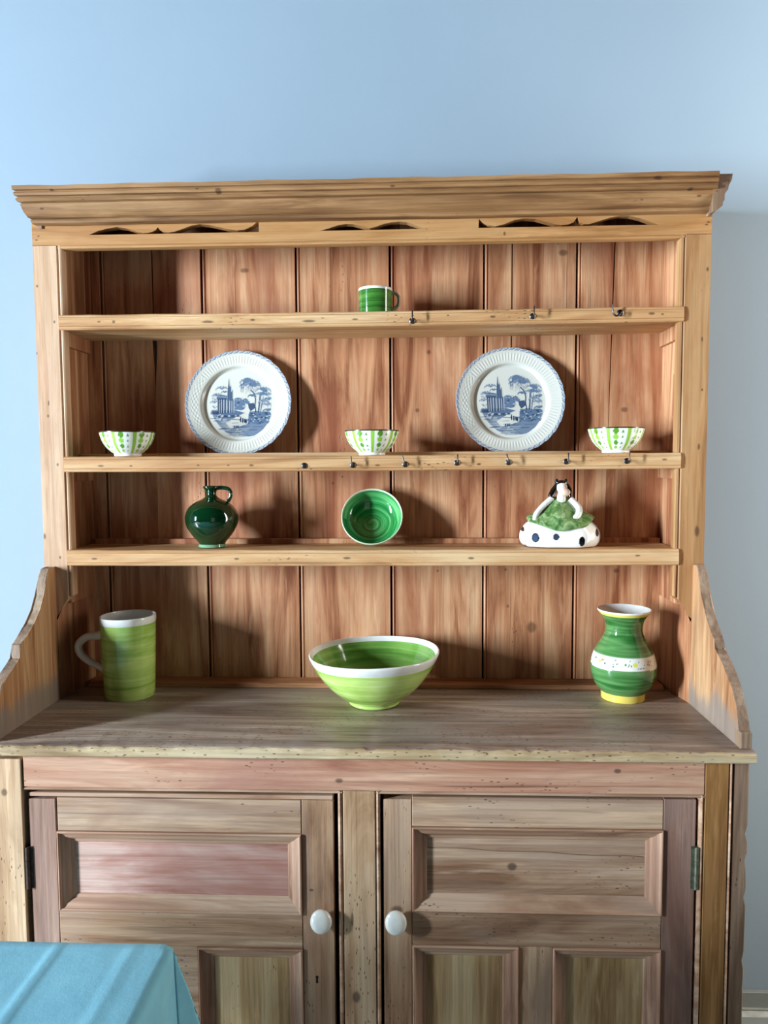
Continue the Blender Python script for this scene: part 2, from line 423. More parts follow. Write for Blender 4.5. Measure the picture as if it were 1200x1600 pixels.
# side boards of the rack, with rails under the top shelf
for s in (-1, 1):
    part('side_panel', nbox(min(s*.689, s*.738), max(s*.689, s*.738), .018, .166, 1.02, 1.885, .001), W_side)
    part('side_panel', prism('Z', .80, 1.05, [(s*.690, .166), (s*.7155, .004), (s*.736, .004), (s*.736, .166)]), W_side)
    part('shelf_bearer', nbox(min(s*.680, s*.692), max(s*.680, s*.692), .024, .146, 1.607, 1.640, .002), W_side)
    part('shelf_bearer', nbox(min(s*.683, s*.692), max(s*.683, s*.692), .024, .146, 1.300, 1.323, .002), W_side)
part('rub_block', nbox(.6835, .692, .022, .060, 1.44, 1.535, .004), W_side, label='pale chipped block on the right inner side')

# stiles of the rack: bead on the inner edge, scooped foot
def stile(s):
    prof = [(.740, 0.0), (.6870, 0.0), (.6855, .0016), (.6842, .0034), (.6832, .0034), (.6822, .0012), (.6795, .0), (.6765, .0010), (.675, .004), (.675, .022), (.740, .022)]
    top = 1.8245
    def foot(x):
        u = (x-.675)/(.7165-.675)
        return 1.042 - .064*min(1, max(0, u))**1.7 if x < .7165 else 0.985
    bm = bmesh.new(); lo = []; hi = []; xs = []
    for x, y in prof:
        lo.append(bm.verts.new((s*x, y, foot(x)))); hi.append(bm.verts.new((s*x, y, top)))
    n = len(prof)
    # split the wide face so that the curved foot shows
    for i in range(n):
        j = (i+1) % n
        if i == 0:
            a, b = prof[0], prof[1]; m_lo = []; 
            N = 10; cl = [lo[0]]; ch = [hi[0]]
            for k in range(1, N):
                x = a[0] + (b[0]-a[0])*k/N
                cl.append(bm.verts.new((s*x, 0, foot(x)))); ch.append(bm.verts.new((s*x, 0, top)))
            cl.append(lo[1]); ch.append(hi[1])
            for k in range(N): bm.faces.new((cl[k], cl[k+1], ch[k+1], ch[k]))
            front_lo = cl; front_hi = ch
        else:
            bm.faces.new((lo[i], lo[j], hi[j], hi[i]))
    bm.faces.new(front_hi + hi[2:]); bm.faces.new(front_lo + lo[2:])
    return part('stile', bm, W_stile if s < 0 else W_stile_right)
stile(-1); stile(1)

# pierced frieze
YZ = 1.845
U = lambda px: (px - 592.0)*0.001404 + 0.0293     # along the frieze, from the drawing of its cut-outs
cuts = [[(135, 0), (150, 6), (165, 9.5), (180, 11.5), (194, 9.5), (205, 6), (214, 3), (222, 1.5), (230, 1.8), (237, 3.5), (242, 6), (245, 10), (248, 6), (254, 3), (262, 1.6), (272, 3), (285, 7), (298, 11.3), (312, 13.5), (326, 12), (342, 8.5), (356, 5), (370, 3), (382, 4), (394, 9), (404, 17), (404.4, 0)],
        [(500, 0), (515, 4), (528, 8), (541, 9.8), (552, 9), (562, 6.5), (570, 4), (577, 2.3), (586, 4.5), (598, 8.5), (611, 11), (623, 11.8), (635, 10.5), (648, 6), (662, 0)],
        [(745, 0), (745.4, 13.5), (752, 8), (760, 4), (771, 2), (784, 5), (800, 11), (815, 13), (832, 12), (850, 7), (862, 3.5), (872, 2), (882, 3), (890, 6), (895.5, 14), (899, 6), (905, 3), (914, 3), (928, 7), (945, 12), (960, 14.5), (975, 14), (992, 10), (1005, 5), (1018, 0)]]
bm = bmesh.new(); cols = [(-.740, 0.0)]
for c in cuts: cols += [(U(px), h*0.00142) for px, h in c]
cols.append((.740, 0.0))
y0, y1 = 0.0, .020; zb, zt = 1.8235, 1.884
col_v = []
for x, h in cols:
    d = {}
    for nm, y in (('f', y0), ('b', y1)):
        a = bm.verts.new((x, y, zb)); b = bm.verts.new((x, y, YZ)); e = b if h < 1e-5 else bm.verts.new((x, y, YZ+h)); t_ = bm.verts.new((x, y, zt))
        d[nm] = (a, b, e, t_)
    col_v.append(d)
for c0, c1 in zip(col_v, col_v[1:]):
    for nm in 'fb':
        bm.faces.new((c0[nm][0], c1[nm][0], c1[nm][1], c0[nm][1]))
        bm.faces.new((c0[nm][2], c1[nm][2], c1[nm][3], c0[nm][3]))
    bm.faces.new((c0['f'][0], c1['f'][0], c1['b'][0], c0['b'][0])); bm.faces.new((c0['f'][3], c1['f'][3], c1['b'][3], c0['b'][3]))
    if c0['f'][1] is not c0['f'][2] or c1['f'][1] is not c1['f'][2]:
        bm.faces.new((c0['f'][1], c1['f'][1], c1['b'][1], c0['b'][1]))
        q = []
        for v in (c0['f'][2], c1['f'][2], c1['b'][2], c0['b'][2]):
            if v not in q: q.append(v)
        bm.faces.new(q)
for c0 in (col_v[0], col_v[-1]):
    f, b = c0['f'], c0['b']
    bm.faces.new((f[0], f[1], b[1], b[0])); bm.faces.new((f[1], f[3], b[3], b[1]))
part('frieze', bm, W_frieze)
part('frieze_bead', prism('X', -.684, .684, [(.004, 1.8238), (.0015, 1.8234), (.0, 1.8205), (.0012, 1.8172), (.004, 1.816), (.020, 1.816), (.020, 1.8238)]), W_frieze, smooth=40)
part('rack_top', nbox(-.738, .738, .020, .166, 1.885, 1.90), W_side)

part('cutout_light_shield', nbox(-.688, .688, .0205, .098, 1.8375, 1.8425), W_side)  # hidden board added to block light, so the frieze cut-outs stay dark
part('cutout_light_baffle', nbox(-.688, .688, .092, .098, 1.8425, 1.885), W_side)  # unseen upright added to stop bounced light reaching behind the frieze
# cornice: front moulding and a return on each side
cp = [(0, 1.8655), (-.008, 1.8655), (-.0140, 1.868), (-.0165, 1.8735), (-.0140, 1.8748), (-.0140, 1.8762), (-.021, 1.878), (-.029, 1.887), (-.034, 1.8985), (-.0360, 1.902), (-.0325, 1.9032), (-.0325, 1.9047),
      (-.0410, 1.9058), (-.0440, 1.909), (-.0430, 1.9125), (-.0395, 1.9142), (-.0395, 1.9157), (-.0465, 1.9167), (-.0478, 1.9215), (-.0465, 1.9243), (-.0435, 1.9255), (-.0435, 1.9268), (-.0500, 1.9278), (-.0505, 1.936), (0, 1.936)]
def corn(t):
    k = 0.0007*math.sin(t*23) + 0.0005*math.sin(t*61+1)
    return [(a, b + (k if b > 1.93 else k*0.4)) for a, b in cp]
bm = loft('X', [-.740 + i*(1.474/60) for i in range(61)], corn)
for v in bm.verts:                                   # left end runs out with its own profile
    if v.co.x < -.739: v.co.x = -.724 + (v.co.y*0.62)
part('cornice_moulding', bm, W_cornice, smooth=35)
retR = [(.728, 1.8595), (.7335, 1.8595), (.7485, 1.872), (.7483, 1.8774), (.7515, 1.883), (.752, 1.8955), (.7586, 1.9045), (.7595, 1.912), (.7657, 1.9237), (.767, 1.9355), (.728, 1.936)]
part('cornice_return', prism('Y', -.034, .165, retR), W_edge, smooth=35)
part('cornice_return', prism('Y', -.004, .165, [(-x + .012, z) for x, z in retR]), W_edge, smooth=35)
part('cornice_top', nbox(-.735, .745, -.03, .165, 1.928, 1.9345), W_cornice)

# shelves: moulded front edge, slightly lower at the back
def shelf(zl, zr, tl, tr, lab=None):
    def fn(x):
        u = (x+.684)/1.368; zt_ = zl + (zr-zl)*u - .0015*math.sin(math.pi*u); th = tl + (tr-tl)*u
        zb_ = zt_ - th
        e = .0018 if -.68 < x < .68 else 0.0
        wv = .0004*math.sin(x*37) + .0003*math.sin(x*91)
        return [(BD, zt_-.001), (.0, zt_+wv), (-.0035, zt_-.001+wv), (-.0052, zt_-.0035), (-.0048, zt_-.0062), (-.0036, zt_-.0066), (-.0056, zt_-.0074),
                (-.0058, zb_+.0082), (-.0040, zb_+.0075), (-.0056, zb_+.0062), (-.0056, zb_+.003), (-.003, zb_+.0004), (.0, zb_), (BD, zb_-.001)]
    return part('shelf', loft('X', [-.684 + 1.368*i/40 for i in range(41)], fn), W_shelf, label=lab)
S1 = shelf(1.672, 1.6725, .0335, .0325); S2 = shelf(1.3575, 1.3585, .0350, .0345); S3 = shelf(1.1465, 1.1480, .0365, .0365)
part('plate_ledge', nbox(-.684, .684, .074, .086, 1.3555, 1.3645, .001), W_shelf, label='low ledge holding the plates upright')
part('back_ledge', nbox(-.686, .686, .128, .146, 1.145, 1.1575, .001), W_back)
part('back_ledge', nbox(-.690, .690, .094, .146, .80, .8115, .0015), wood('pine_ledge', 'X', (120, 76, 50), (176, 118, 80), (196, 140, 100), stain=(90, 60, 44), stain_amt=0.5))

# cup hooks along the shelf edges
M_iron = plain('dull_steel', (96, 90, 86), 0.35, 0.9, 0.4, 120)
def hook(shelf_o, x, z, turn=0.0, prong=True, lean=0.0, big=1.0):
    bm = bmesh.new()
    lathe([(0, 0), (.0062*big, 0), (.0066*big, .0014), (.0042*big, .0034), (.0018, .0036), (0, .0036)], 16, bm)
    for v in bm.verts: v.co = Vector((v.co.x, -v.co.z, v.co.y))
    if prong:
        r = .0016*big; R_ = .0075*big
        pts = [(0, -.003, 0), (0, -.009*big, 0)]
        if turn == 0.0:
            pts += [(lean*.1, -.014*big, -.0035), (lean*.3, -.019*big, .001), (lean*.6, -.0185*big, .010*big), (lean, -.0165*big, .0185*big)]
        else:
            pts += [(-.005, -.0125, -.006), (-.0125, -.013, -.008), (-.0185, -.013, -.001), (-.0192, -.013, .009), (-.0185, -.013, .0165)]
        tube(pts, [r]*len(pts), 8, 5, bm)
    o = mesh_from('cup_hook', bm, M_iron, shelf_o, 45); o.location = (x, -.0056, z)
hook(S1, .1000, 1.6480, lean=.001); hook(S1, .3604, 1.6545, lean=.001); hook(S1, .5480, 1.6590, turn=1, big=1.15)
for i, (x, z) in enumerate([(-.1407, 1.3345), (-.0325, 1.3355), (.0833, 1.3365), (.1975, 1.339), (.3105, 1.3395), (.4360, 1.3405), (.5670, 1.341)]):
    hook(S2, x, z, prong=(i != 0), lean=(-.002, -.002, -.005, .001, -.006, .002, .002)[i])

# shaped end brackets of the worktop
outR = [(-.002, 1.113), (-.022, 1.115), (-.034, 1.100), (-.046, 1.068), (-.062, 1.037), (-.084, 1.011), (-.108, .990), (-.128, .975), (-.1315, .957), (-.150, .949), (-.166, .941), (-.192, .922),
        (-.218, .901), (-.236, .875), (-.248, .848), (-.252, .833), (-.262, .800)]
outL = [(-.002, 1.106), (-.026, 1.107), (-.040, 1.090), (-.054, 1.052), (-.074, 1.022), (-.100, .998), (-.130, .981), (-.160, .966), (-.164, .939), (-.176, .934), (-.190, .927), (-.214, .915),
        (-.236, .901), (-.250, .875), (-.258, .848), (-.262, .833), (-.266, .800)]
def bracket(s, out):
    P = [(a, b) for a, b in out] + [(.0035, .800), (.0035, 1.108)]
    x0, x1 = s*.7155, s*.736
    bm = bmesh.new(); A = []; B = []
    for a, b in P:
        A.append(bm.verts.new((x0, a, b))); B.append(bm.verts.new((x1, a, b)))
    fa = bm.faces.new(A); fb = bm.faces.new(B)
    n = len(P)
    for i in range(n): bm.faces.new((A[i], A[(i+1) % n], B[(i+1) % n], B[i]))
    rim = [e for e in bm.edges if (e in fa.edges or e in fb.edges) and not all(v.co.z < .801 for v in e.verts) and not all(v.co.y > 0 for v in e.verts)]
    bmesh.ops.bevel(bm, geom=rim, offset=.0022, segments=2, affect='EDGES', profile=.5)
    o = part('end_bracket', bm, W_brk); o.data.materials.append(W_edge)
    for p_ in o.data.polygons:
        if abs(p_.normal.x) < .5: p_.material_index = 1
    return o
bracket(1, outR); bracket(-1, outL)
part('repair_block', nbox(.7150, .7365, -.2635, -.236, .8002, .832, .002), W_edge, label='small pieced-in block at the front foot of the right bracket')

# worktop: thick weathered board with a chipped front edge
rj = random.Random(3)
lv = [-.752 + i*(1.490/150) for i in range(151)]
jit = [(rj.gauss(0, .0007), rj.gauss(0, .0007) - (.002 if rj.random() < .08 else 0)) for _ in lv]
def wt(x):
    j = jit[min(150, max(0, round((x+.752)/(1.490/150))))]
    return [(.165, .7995), (-.10, .8), (-.268, .7995), (-.2755+j[0], .7978+j[1]), (-.2795+j[0], .794+j[1]*.7), (-.2805, .788), (-.2800, .780), (-.276, .7768), (-.25, .7765), (.165, .7765)]
bm = loft('X', lv, wt)
o = part('worktop', bm, W_top, smooth=35)
o.data.materials.append(W_topedge)
for p_ in o.data.polygons:
    if p_.center.y < -.2745 or p_.center.x > .737: p_.material_index = 1

# base carcass
FY = -.26
def vb(x0, x1, z0, z1, y0=FY, y1=-.235, bev=.0016): return nbox(x0, x1, y0, y1, z0, z1, bev)
part('base_stile', vb(-.742, -.6690, FLOOR, .7655, FY-.003, -.23), W_base)
part('base_stile', vb(.6530, .6975, FLOOR, .7765), W_dark)
part('bead', prism('Z', FLOOR, .776, [(.6985, FY+.004), (.6992, FY+.001), (.7012, FY-.001), (.7032, FY+.001), (.704, FY+.006), (.704, -.235), (.6985, -.235)]), W_mould)
rj = random.Random(5)
lvz = [FLOOR + i*(.8265/46) for i in range(47)]
jz = [-.0020*max(0, rj.gauss(0, 1)) if 4 < i < 40 else 0 for i in range(47)]
part('corner_post', loft('Z', lvz, lambda z: [(.7075, FY+.002), (.733 + .7*jz[min(46, round((z-FLOOR)/(.8265/46)))], FY+.001), (.7355 + jz[min(46, round((z-FLOOR)/(.8265/46)))], FY+.004), (.7355, -.20), (.7075, -.20)]), W_edge, label='weathered and chipped right front corner post')
part('side_panel', nbox(.706, .733, -.20, .165, FLOOR, .7765, .001), W_base)
part('side_panel', nbox(-.740, -.712, -.23, .165, FLOOR, .7765, .001), W_base)
part('top_rail', vb(-.6655, .6520, .7085, .7765), W_rail)
part('middle_stile', vb(-.0360, .0265, FLOOR, .7080), W_base)
part('bottom_rail', vb(-.667, .652, FLOOR, .055), W_doorh)
part('cabinet_floor', nbox(-.712, .706, -.23, .16, .03, .05), W_doorh)
part('cabinet_back', nbox(-.712, .706, .14, .16, .05, .7765), W_doorh)
def bead_z(x0, x1, z0, z1):
    m = (x0+x1)/2
    return prism('Z', z0, z1, [(x0, FY+.006), (x0+.001, FY+.001), (m, FY-.0012), (x1-.001, FY+.001), (x1, FY+.006), (x1, -.236), (x0, -.236)])
def bead_x(z0, z1, x0, x1):
    m = (z0+z1)/2
    return prism('X', x0, x1, [(FY+.006, z0), (FY+.001, z0+.001), (FY-.0012, m), (FY+.001, z1-.001), (FY+.006, z1), (-.236, z1), (-.236, z0)])
part('bead', bead_z(-.0465, -.0372, .055, .7075), W_mould, smooth=40)
part('bead', bead_z(.0277, .0360, .055, .7075), W_mould, smooth=40)
part('bead', bead_z(.6435, .6520, .055, .7075), W_mould, smooth=40)
part('bead', bead_x(.7015, .7080, -.665, -.0375), W_mould, smooth=40)
part('bead', bead_x(.7015, .7080, .028, .652), W_mould, smooth=40)

# panelled doors
M_knob = ceramic('white_china', (238, 238, 228), 0.12, 0.5)
def mould_piece(door, a, b, wv, vertical, mat):
    """one mitred length of panel moulding; a, b: corner on the outer edge; wv: inward direction (x or z sign)"""
    prof = [(0.0, .004), (0.0, -.0035), (.0022, -.0052), (.0046, -.0035), (.0056, -.001), (.0076, .0002), (.0130, .0020), (.0180, .0062), (.0205, .0100), (.0215, .0105), (.0268, .0118), (.0300, .0150), (.0300, .020), (0, .020)]
    bm = bmesh.new(); A = []; B = []
    for d, y in prof:
        if vertical:
            x = a[0] + wv*d; A.append(bm.verts.new((x, DY+y, a[1]+d))); B.append(bm.verts.new((x, DY+y, b[1]-d)))
        else:
            z = a[1] + wv*d; A.append(bm.verts.new((a[0]+d, DY+y, z))); B.append(bm.verts.new((b[0]-d, DY+y, z)))
    n = len(prof)
    for i in range(n): bm.faces.new((A[i], A[(i+1) % n], B[(i+1) % n], B[i]))
    bm.faces.new(A); bm.faces.new(B)
    mesh_from('panel_moulding', bm, mat, door, 30)
DY = FY + .004
W_mouldv = wood('pine_moulding_upright', 'Z', (136, 96, 74), (174, 134, 108), (200, 166, 140), stain=(162, 118, 100), stain_amt=0.4, pits=0.1, streak=0.25)
def panel(door, x0, x1, z0, z1, mat, mats):
    mesh_from('panel', nbox(x0+.02, x1-.02, DY+.014, DY+.022, z0+.02, z1-.02), mat, door)
    mould_piece(door, (x0, z0), (x1, z0), 1, False, mats[0]); mould_piece(door, (x0, z1), (x1, z1), -1, False, mats[0])
    mould_piece(door, (x0, z0), (x0, z1), 1, True, mats[1]); mould_piece(door, (x1, z0), (x1, z1), -1, True, mats[1])
def dpiece(door, nm, mat, x0, x1, z0, z1, dy=0.0, bev=.0014):
    mesh_from(nm, nbox(x0, x1, DY+dy, DY+.024, z0, z1, bev), mat, door)
def knob(door, x, z, sx=1.0):
    bm = lathe(smooth_prof([(0, 0), (.0095, 0), (.0098, .006), (.0100, .009), (.0170, .0115), (.0205, .0150), (.0212, .0195), (.0195, .0240), (.0140, .0275), (.0070, .0292), (0, .0296)], 4), 36)
    for v in bm.verts: v.co = Vector((v.co.x*sx, -v.co.z, v.co.y*1.14))
    o = mesh_from('door_knob', bm, M_knob, door, 60); o.location = (x, DY, z); o['label'] = 'round white china door knob'
    return o
def door(nm):
    o = bpy.data.objects.new(nm, None); C.objects.link(o); o.parent = DR; o.location = DL; return o
# left door
dl = door('door'); dl['label'] = 'left cupboard door, pinkish top panel, ajar with a dark gap'
dpiece(dl, 'stile', W_doorg, -.6600, -.6060, .06, .6830)
dpiece(dl, 'stile', W_doorv, -.1180, -.0555, .06, .6865, .001)
dpiece(dl, 'rail', W_doorh, -.6025, -.1185, .6190, .6860)
dpiece(dl, 'rail', W_doorh, -.6055, -.1185, .3850, .4545)
dpiece(dl, 'rail', W_doorh, -.6055, -.1185, .06, .17)
dpiece(dl, 'muntin', W_doorh, -.3950, -.3280, .17, .3845)
dpiece(dl, 'top_strip', W_mould, -.6600, -.0560, .6875, .6955, .001)
panel(dl, -.6035, -.1190, .4550, .6185, W_pinkpanel, (W_mould, W_mouldv))
panel(dl, -.6035, -.3955, .1700, .3845, W_low, (W_mould, W_mouldv))
panel(dl, -.3270, -.1190, .1700, .3845, W_low, (W_mould, W_mouldv))
knob(dl, -.0795, .4530, 1.0)
mesh_from('keyhole', loft('Y', [DY+.0008, DY+.004], lambda y: [(-.0913+a*.0024, .3214+b*.0075) for a, b in ((-1, -1), (1, -1), (.8, .2), (1.3, .6), (.8, 1), (-.8, 1), (-1.3, .6), (-.8, .2))]), plain('keyhole_dark', (22, 16, 12), .9), dl)
# right door
dr = door('door'); dr['label'] = 'right cupboard door with a knot in its cracked top panel'
dpiece(dr, 'stile', W_doorv, .0415, .0968, .06, .6910)
dpiece(dr, 'stile', W_doorg, .5780, .6390, .06, .6975)
dpiece(dr, 'rail', W_doorh, .0976, .5772, .6375, .6960)
dpiece(dr, 'rail', W_doorh, .0976, .5772, .3985, .4668)
dpiece(dr, 'rail', W_doorh, .0976, .5772, .06, .17)
dpiece(dr, 'muntin', W_doorv, .3045, .3700, .17, .3980)
# the cracked top panel is two boards with an open split between them
x0, x1, z0, z1 = .0976, .5772, .4672, .6372
spl = lambda x: .5885 - .030*((x-.12)/.44)**1.0*0.45 + .0012*math.sin(x*40)
for k in (0, 1):
    def fn(x, k=k):
        s_ = spl(x)
        return [(DY+.014, s_+.0007), (DY+.014, z1-.02), (DY+.022, z1-.02), (DY+.022, s_+.0007)] if k else [(DY+.014, z0+.02), (DY+.014, s_-.0007), (DY+.022, s_-.0007), (DY+.022, z0+.02)]
    mesh_from('panel', loft('X', [x0+.02 + (x1-x0-.04)*i/20 for i in range(21)], fn), W_panel, dr)
mould_piece(dr, (x0, z0), (x1, z0), 1, False, W_mould); mould_piece(dr, (x0, z1), (x1, z1), -1, False, W_mould)
mould_piece(dr, (x0, z0), (x0, z1), 1, True, W_mouldv); mould_piece(dr, (x1, z0), (x1, z1), -1, True, W_mouldv)
panel(dr, .0976, .3040, .17, .3980, W_low, (W_mould, W_mouldv))
panel(dr, .3705, .5772, .17, .3980, W_low, (W_mould, W_mouldv))
knob(dr, .0655, .4535, 1.0)
M_hinge = plain('aged_hinge_metal', (142, 146, 124), 0.4, 0.7, 0.35, 90)
def hinge(d, x, z0, z1, rust=False):
    bm = bmesh.new(); h = (z1-z0)/3
    for i in range(3):
        bm2 = lathe([(0, z0+h*i+.0004), (.0042, z0+h*i+.0004), (.0042, z0+h*(i+1)-.0004), (0, z0+h*(i+1)-.0004)], 14)
        me = bpy.data.meshes.new('t'); bm2.to_mesh(me); bm2.free(); bm.from_mesh(me); bpy.data.meshes.remove(me)
    for v in bm.verts: v.co.x += x; v.co.y += DY-.003
    box(bm, x-.010 if not rust else x-.001, x+.001 if not rust else x+.010, DY-.0012, DY+.002, z0, z1)
    mesh_from('hinge', bm, M_hinge if not rust else plain('rusted_hinge_metal', (84, 66, 54), .7, .5, .4, 90), d, 40)
hinge(dr, .6405, .522, .606); hinge(dl, -.6645, .500, .586, True)

# ------------------------------------------------------------------ pottery
IVORY = lin((236, 236, 222))
M_white = ceramic('white_glaze', (240, 240, 232))
M_green = glaze('leaf_green_glaze', [(0.30, (106, 148, 54)), (0.44, (158, 194, 88)), (0.56, (192, 218, 122)), (0.70, (224, 238, 174))], 46)
M_greenin = glaze('leaf_green_glaze_inside', [(0.30, (72, 124, 44)), (0.46, (108, 160, 68)), (0.60, (142, 188, 92)), (0.73, (180, 210, 134))], 60)

# tall mug on the left of the worktop
st = thing('tall_mug', 'tall green stoneware mug with white rim and looping white handle, at left of the worktop', 'mug', (-.564, .035, .8002))
def rimtilt(r, z, a): return (r, z + (z/.19)*.0008*math.cos(a))
bm = lathe(smooth_prof([(0, .001), (.050, 0), (.0555, .003), (.0575, .020), (.0590, .06), (.0605, .11), (.0618, .155), (.0625, .173)], 5), 64, fn=rimtilt)
body = mesh_from('body', bm, M_green, st, 60)
bm = lathe(smooth_prof([(.0623, .1725), (.0632, .178), (.0634, .186), (.0622, .1895), (.0600, .1885), (.0588, .182), (.0580, .12), (.0555, .03), (.045, .012), (0, .011)], 4), 64, fn=rimtilt)
mesh_from('rim', bm, M_white, st, 60)['label'] = 'white rim and inside of the mug'
hp = [(-.0560, 0, .1430), (-.072, 0, .1405), (-.0985, -.001, .1370), (-.1180, -.002, .1200), (-.1150, -.002, .0985), (-.0960, -.001, .0800), (-.0720, 0, .0665), (-.0555, 0, .0560), (-.0520, 0, .0440)]
mesh_from('handle', tube(hp, [.0135, .0108, .0092, .0090, .0088, .0084, .0080, .0088, .0072], 14, 6), ceramic('ivory_glaze', (226, 222, 204), .15, .4), st, 0)['label'] = 'ivory looping handle'

# large salad bowl in the middle of the worktop
bw = thing('serving_bowl', 'large leaf green serving bowl with white rim in the middle of the worktop', 'bowl', (.0125, -.010, .8002))
def bt(r, z, a): return (r, z + .004*(z/.12)*math.cos(a-.3) + (z/.12)*.0012*math.sin(3*a))
mesh_from('body', lathe(smooth_prof([(0, .004), (.045, .004), (.0525, 0), (.0570, .003), (.0580, .010), (.078, .022), (.106, .048), (.128, .078), (.1385, .098)], 5), 80, fn=bt), M_green, bw, 60)
mesh_from('rim', lathe(smooth_prof([(.1383, .0975), (.1430, .106), (.1460, .114), (.1455, .1175), (.1430, .1178), (.1405, .113), (.1375, .107)], 4), 80, fn=bt), M_white, bw, 60)['label'] = 'white painted rim'
mesh_from('inside', lathe(smooth_prof([(.1377, .1072), (.130, .090), (.112, .058), (.085, .031), (.050, .014), (0, .011)], 5), 80, fn=bt), M_greenin, bw, 60)

# vase on the right of the worktop
va = thing('vase', 'bright green baluster vase with yellow foot and white flowered band, right on worktop', 'vase', (.580, .040, .8002))
VP = [(0, .004), (.040, .004), (.046, 0), (.0485, .001), (.0488, .010), (.0492, .0165), (.0500, .0175), (.062, .032), (.0695, .050), (.0725, .068), (.0715, .086), (.0665, .104), (.0570, .122), (.0465, .140), (.0410, .155), (.0410, .168), (.0445, .181), (.0520, .193), (.0585, .2015), (.0592, .2045), (.0570, .2052),
      (.0505, .196), (.0425, .183), (.0385, .168), (.0385, .155), (.050, .13), (.066, .09), (.066, .06), (.05, .02), (0, .012)]
bm = lathe(smooth_prof(VP, 8), 200)
vo_ = mesh_from('body', bm, None, va, 60)
rv = random.Random(11)
dots = []
for k in range(16):
    ca = 2*math.pi*k/16 + .1
    yel = k % 3 == 0
    if yel: dots.append((ca, .094, .0050, (0.80, 0.78, .10)))
    for q in range(5):
        dots.append((ca + rv.uniform(-.12, .12) + .18, .094 + rv.uniform(-.009, .009), rv.uniform(.0011, .0021), (0.03, .07, .13) if rv.random() < .7 else (.10, .25, .08)))
    if k % 4 == 1: dots.append((ca+.1, .098, .003, (.55, .28, .08)))
GV = [lin(c) for c in ((28, 88, 36), (56, 112, 52), (96, 144, 84), (66, 122, 60))]
import mathutils
def vcol(x, y, z):
    r = math.hypot(x, y); a = math.atan2(y, x)
    inner = (z > .15 and r < .0405 + max(0, z-.168)*0.0) or False
    if z < .0172: return lin((228, 206, 96))
    if z > .1945: return lin((236, 226, 110)) if z < .2015 else lin((240, 238, 226))
    if .0795 + .001*math.sin(a*3) < z < .1065:
        c = lin((240, 240, 230))
        for (da, dz, rr, cc) in dots:
            dx = (a-da+math.pi) % (2*math.pi) - math.pi
            if (dx*r)**2 + (z-dz)**2 < rr*rr: return cc
        return c
    n = mathutils.noise.noise(Vector((math.cos(a)*.55, math.sin(a)*.55, z*75))) + .6*mathutils.noise.noise(Vector((math.cos(a)*1.0, math.sin(a)*1.0, z*210+7)))
    u = min(.999, max(0, .5+.62*n))*3; i = int(u); f = u-i
    return tuple(GV[i][k]*(1-f) + GV[min(3, i+1)][k]*f for k in range(3))
paint(vo_, vcol)
# the inside of the vase is plain white: a lining just above the inner wall
vo_.data.materials.append(printed('painted_vase_glaze', .1, .4))
vo_.data.materials.append(M_white)
nrow = len(smooth_prof(VP, 8)); 
def inner_face(p_):
    r = math.hypot(p_.center.x, p_.center.y)
    nx = p_.normal.x*p_.center.x + p_.normal.y*p_.center.y
    return p_.index >= 20*8*200 - 200*7
for p_ in vo_.data.polygons:
    if inner_face(p_): p_.material_index = 1

# dark green jug on the lowest shelf
jg = thing('jug', 'small round bellied dark green glazed jug on the lowest shelf, left of the propped bowl', 'jug', (-.366, .052, 1.1470))
M_jug = glaze('bottle_green_glaze', [(0.3, (4, 34, 14)), (0.6, (8, 52, 24)), (0.8, (14, 68, 32))], 20, 0.06, 0.8)
JP = [(0, .004), (.024, .003), (.0295, 0), (.0315, .002), (.0300, .0075), (.0325, .0125), (.0450, .027), (.0565, .046), (.0608, .063), (.0595, .077), (.0520, .092), (.0370, .1045), (.0200, .1125), (.0125, .1185), (.0112, .126), (.0135, .131), (.0180, .1365), (.0187, .1400), (.0160, .1415), (.0105, .137), (.0085, .128), (.009, .115), (.03, .09), (.0, .02)]
mesh_from('body', lathe(smooth_prof(JP, 6), 72), M_jug, jg, 0)
mesh_from('handle', tube([(.010, 0, .1365), (.026, 0, .1375), (.0405, 0, .1340), (.0460, 0, .1240), (.0430, 0, .1130), (.0390, 0, .1050), (.0385, 0, .0955)], [.0052, .0048, .0044, .0043, .0043, .0045, .0055], 12, 6), M_jug, jg, 0)
mesh_from('glaze_ring', lathe([(.0300, .0076), (.0322, .0015), (.0300, -.0002), (.025, .0), (.025, .004)], 60), glaze('pale_green_glaze_drip', [(0.35, (60, 120, 80)), (0.6, (150, 190, 150))], 10, .1, .5), jg, 60)['label'] = 'pale ring of bare glaze round the foot'

# bowl propped on edge on the lowest shelf
pb = thing('propped_bowl', 'green swirled bowl propped on its edge against the back of the lowest shelf', 'bowl', (.0045, .051, 1.1500))
M_swirl = None
t = NT('green_swirl_glaze'); tc = t.n('ShaderNodeTexCoord').outputs['Object']
sx_ = t.n('ShaderNodeSeparateXYZ'); t.t.links.new(tc, sx_.inputs[0])
rr_ = t.math('SQRT', t.math('ADD', t.math('POWER', sx_.outputs[0], 2.0), t.math('POWER', sx_.outputs[1], 2.0)))
ang = t.math('ARCTAN2', sx_.outputs[1], sx_.outputs[0])
cb = t.n('ShaderNodeCombineXYZ'); t.t.links.new(t.math('MULTIPLY_ADD', ang, .0016, rr_), cb.inputs[0]); 
wv_ = t.noise(t.vmath('ADD', t.vmath('MULTIPLY', cb.outputs[0], (130, 0, 0)), t.vmath('MULTIPLY', tc, (9, 9, 9))), 1.0, 3, .6)
t.col(t.ramp(wv_, [(0.30, lin((14, 88, 36))), (0.48, lin((44, 134, 66))), (0.66, lin((112, 184, 116)))]))
M_swirl = t.p(Roughness=.1, Coat_Weight=.5, Coat_Roughness=.05)
tilt = Matrix.Rotation(math.radians(61), 4, 'X')            # opening faces the room, leaning back
def tilted(bm):
    for v in bm.verts: v.co = tilt @ (v.co - Vector((0, -.0728, .048)))
    return bm
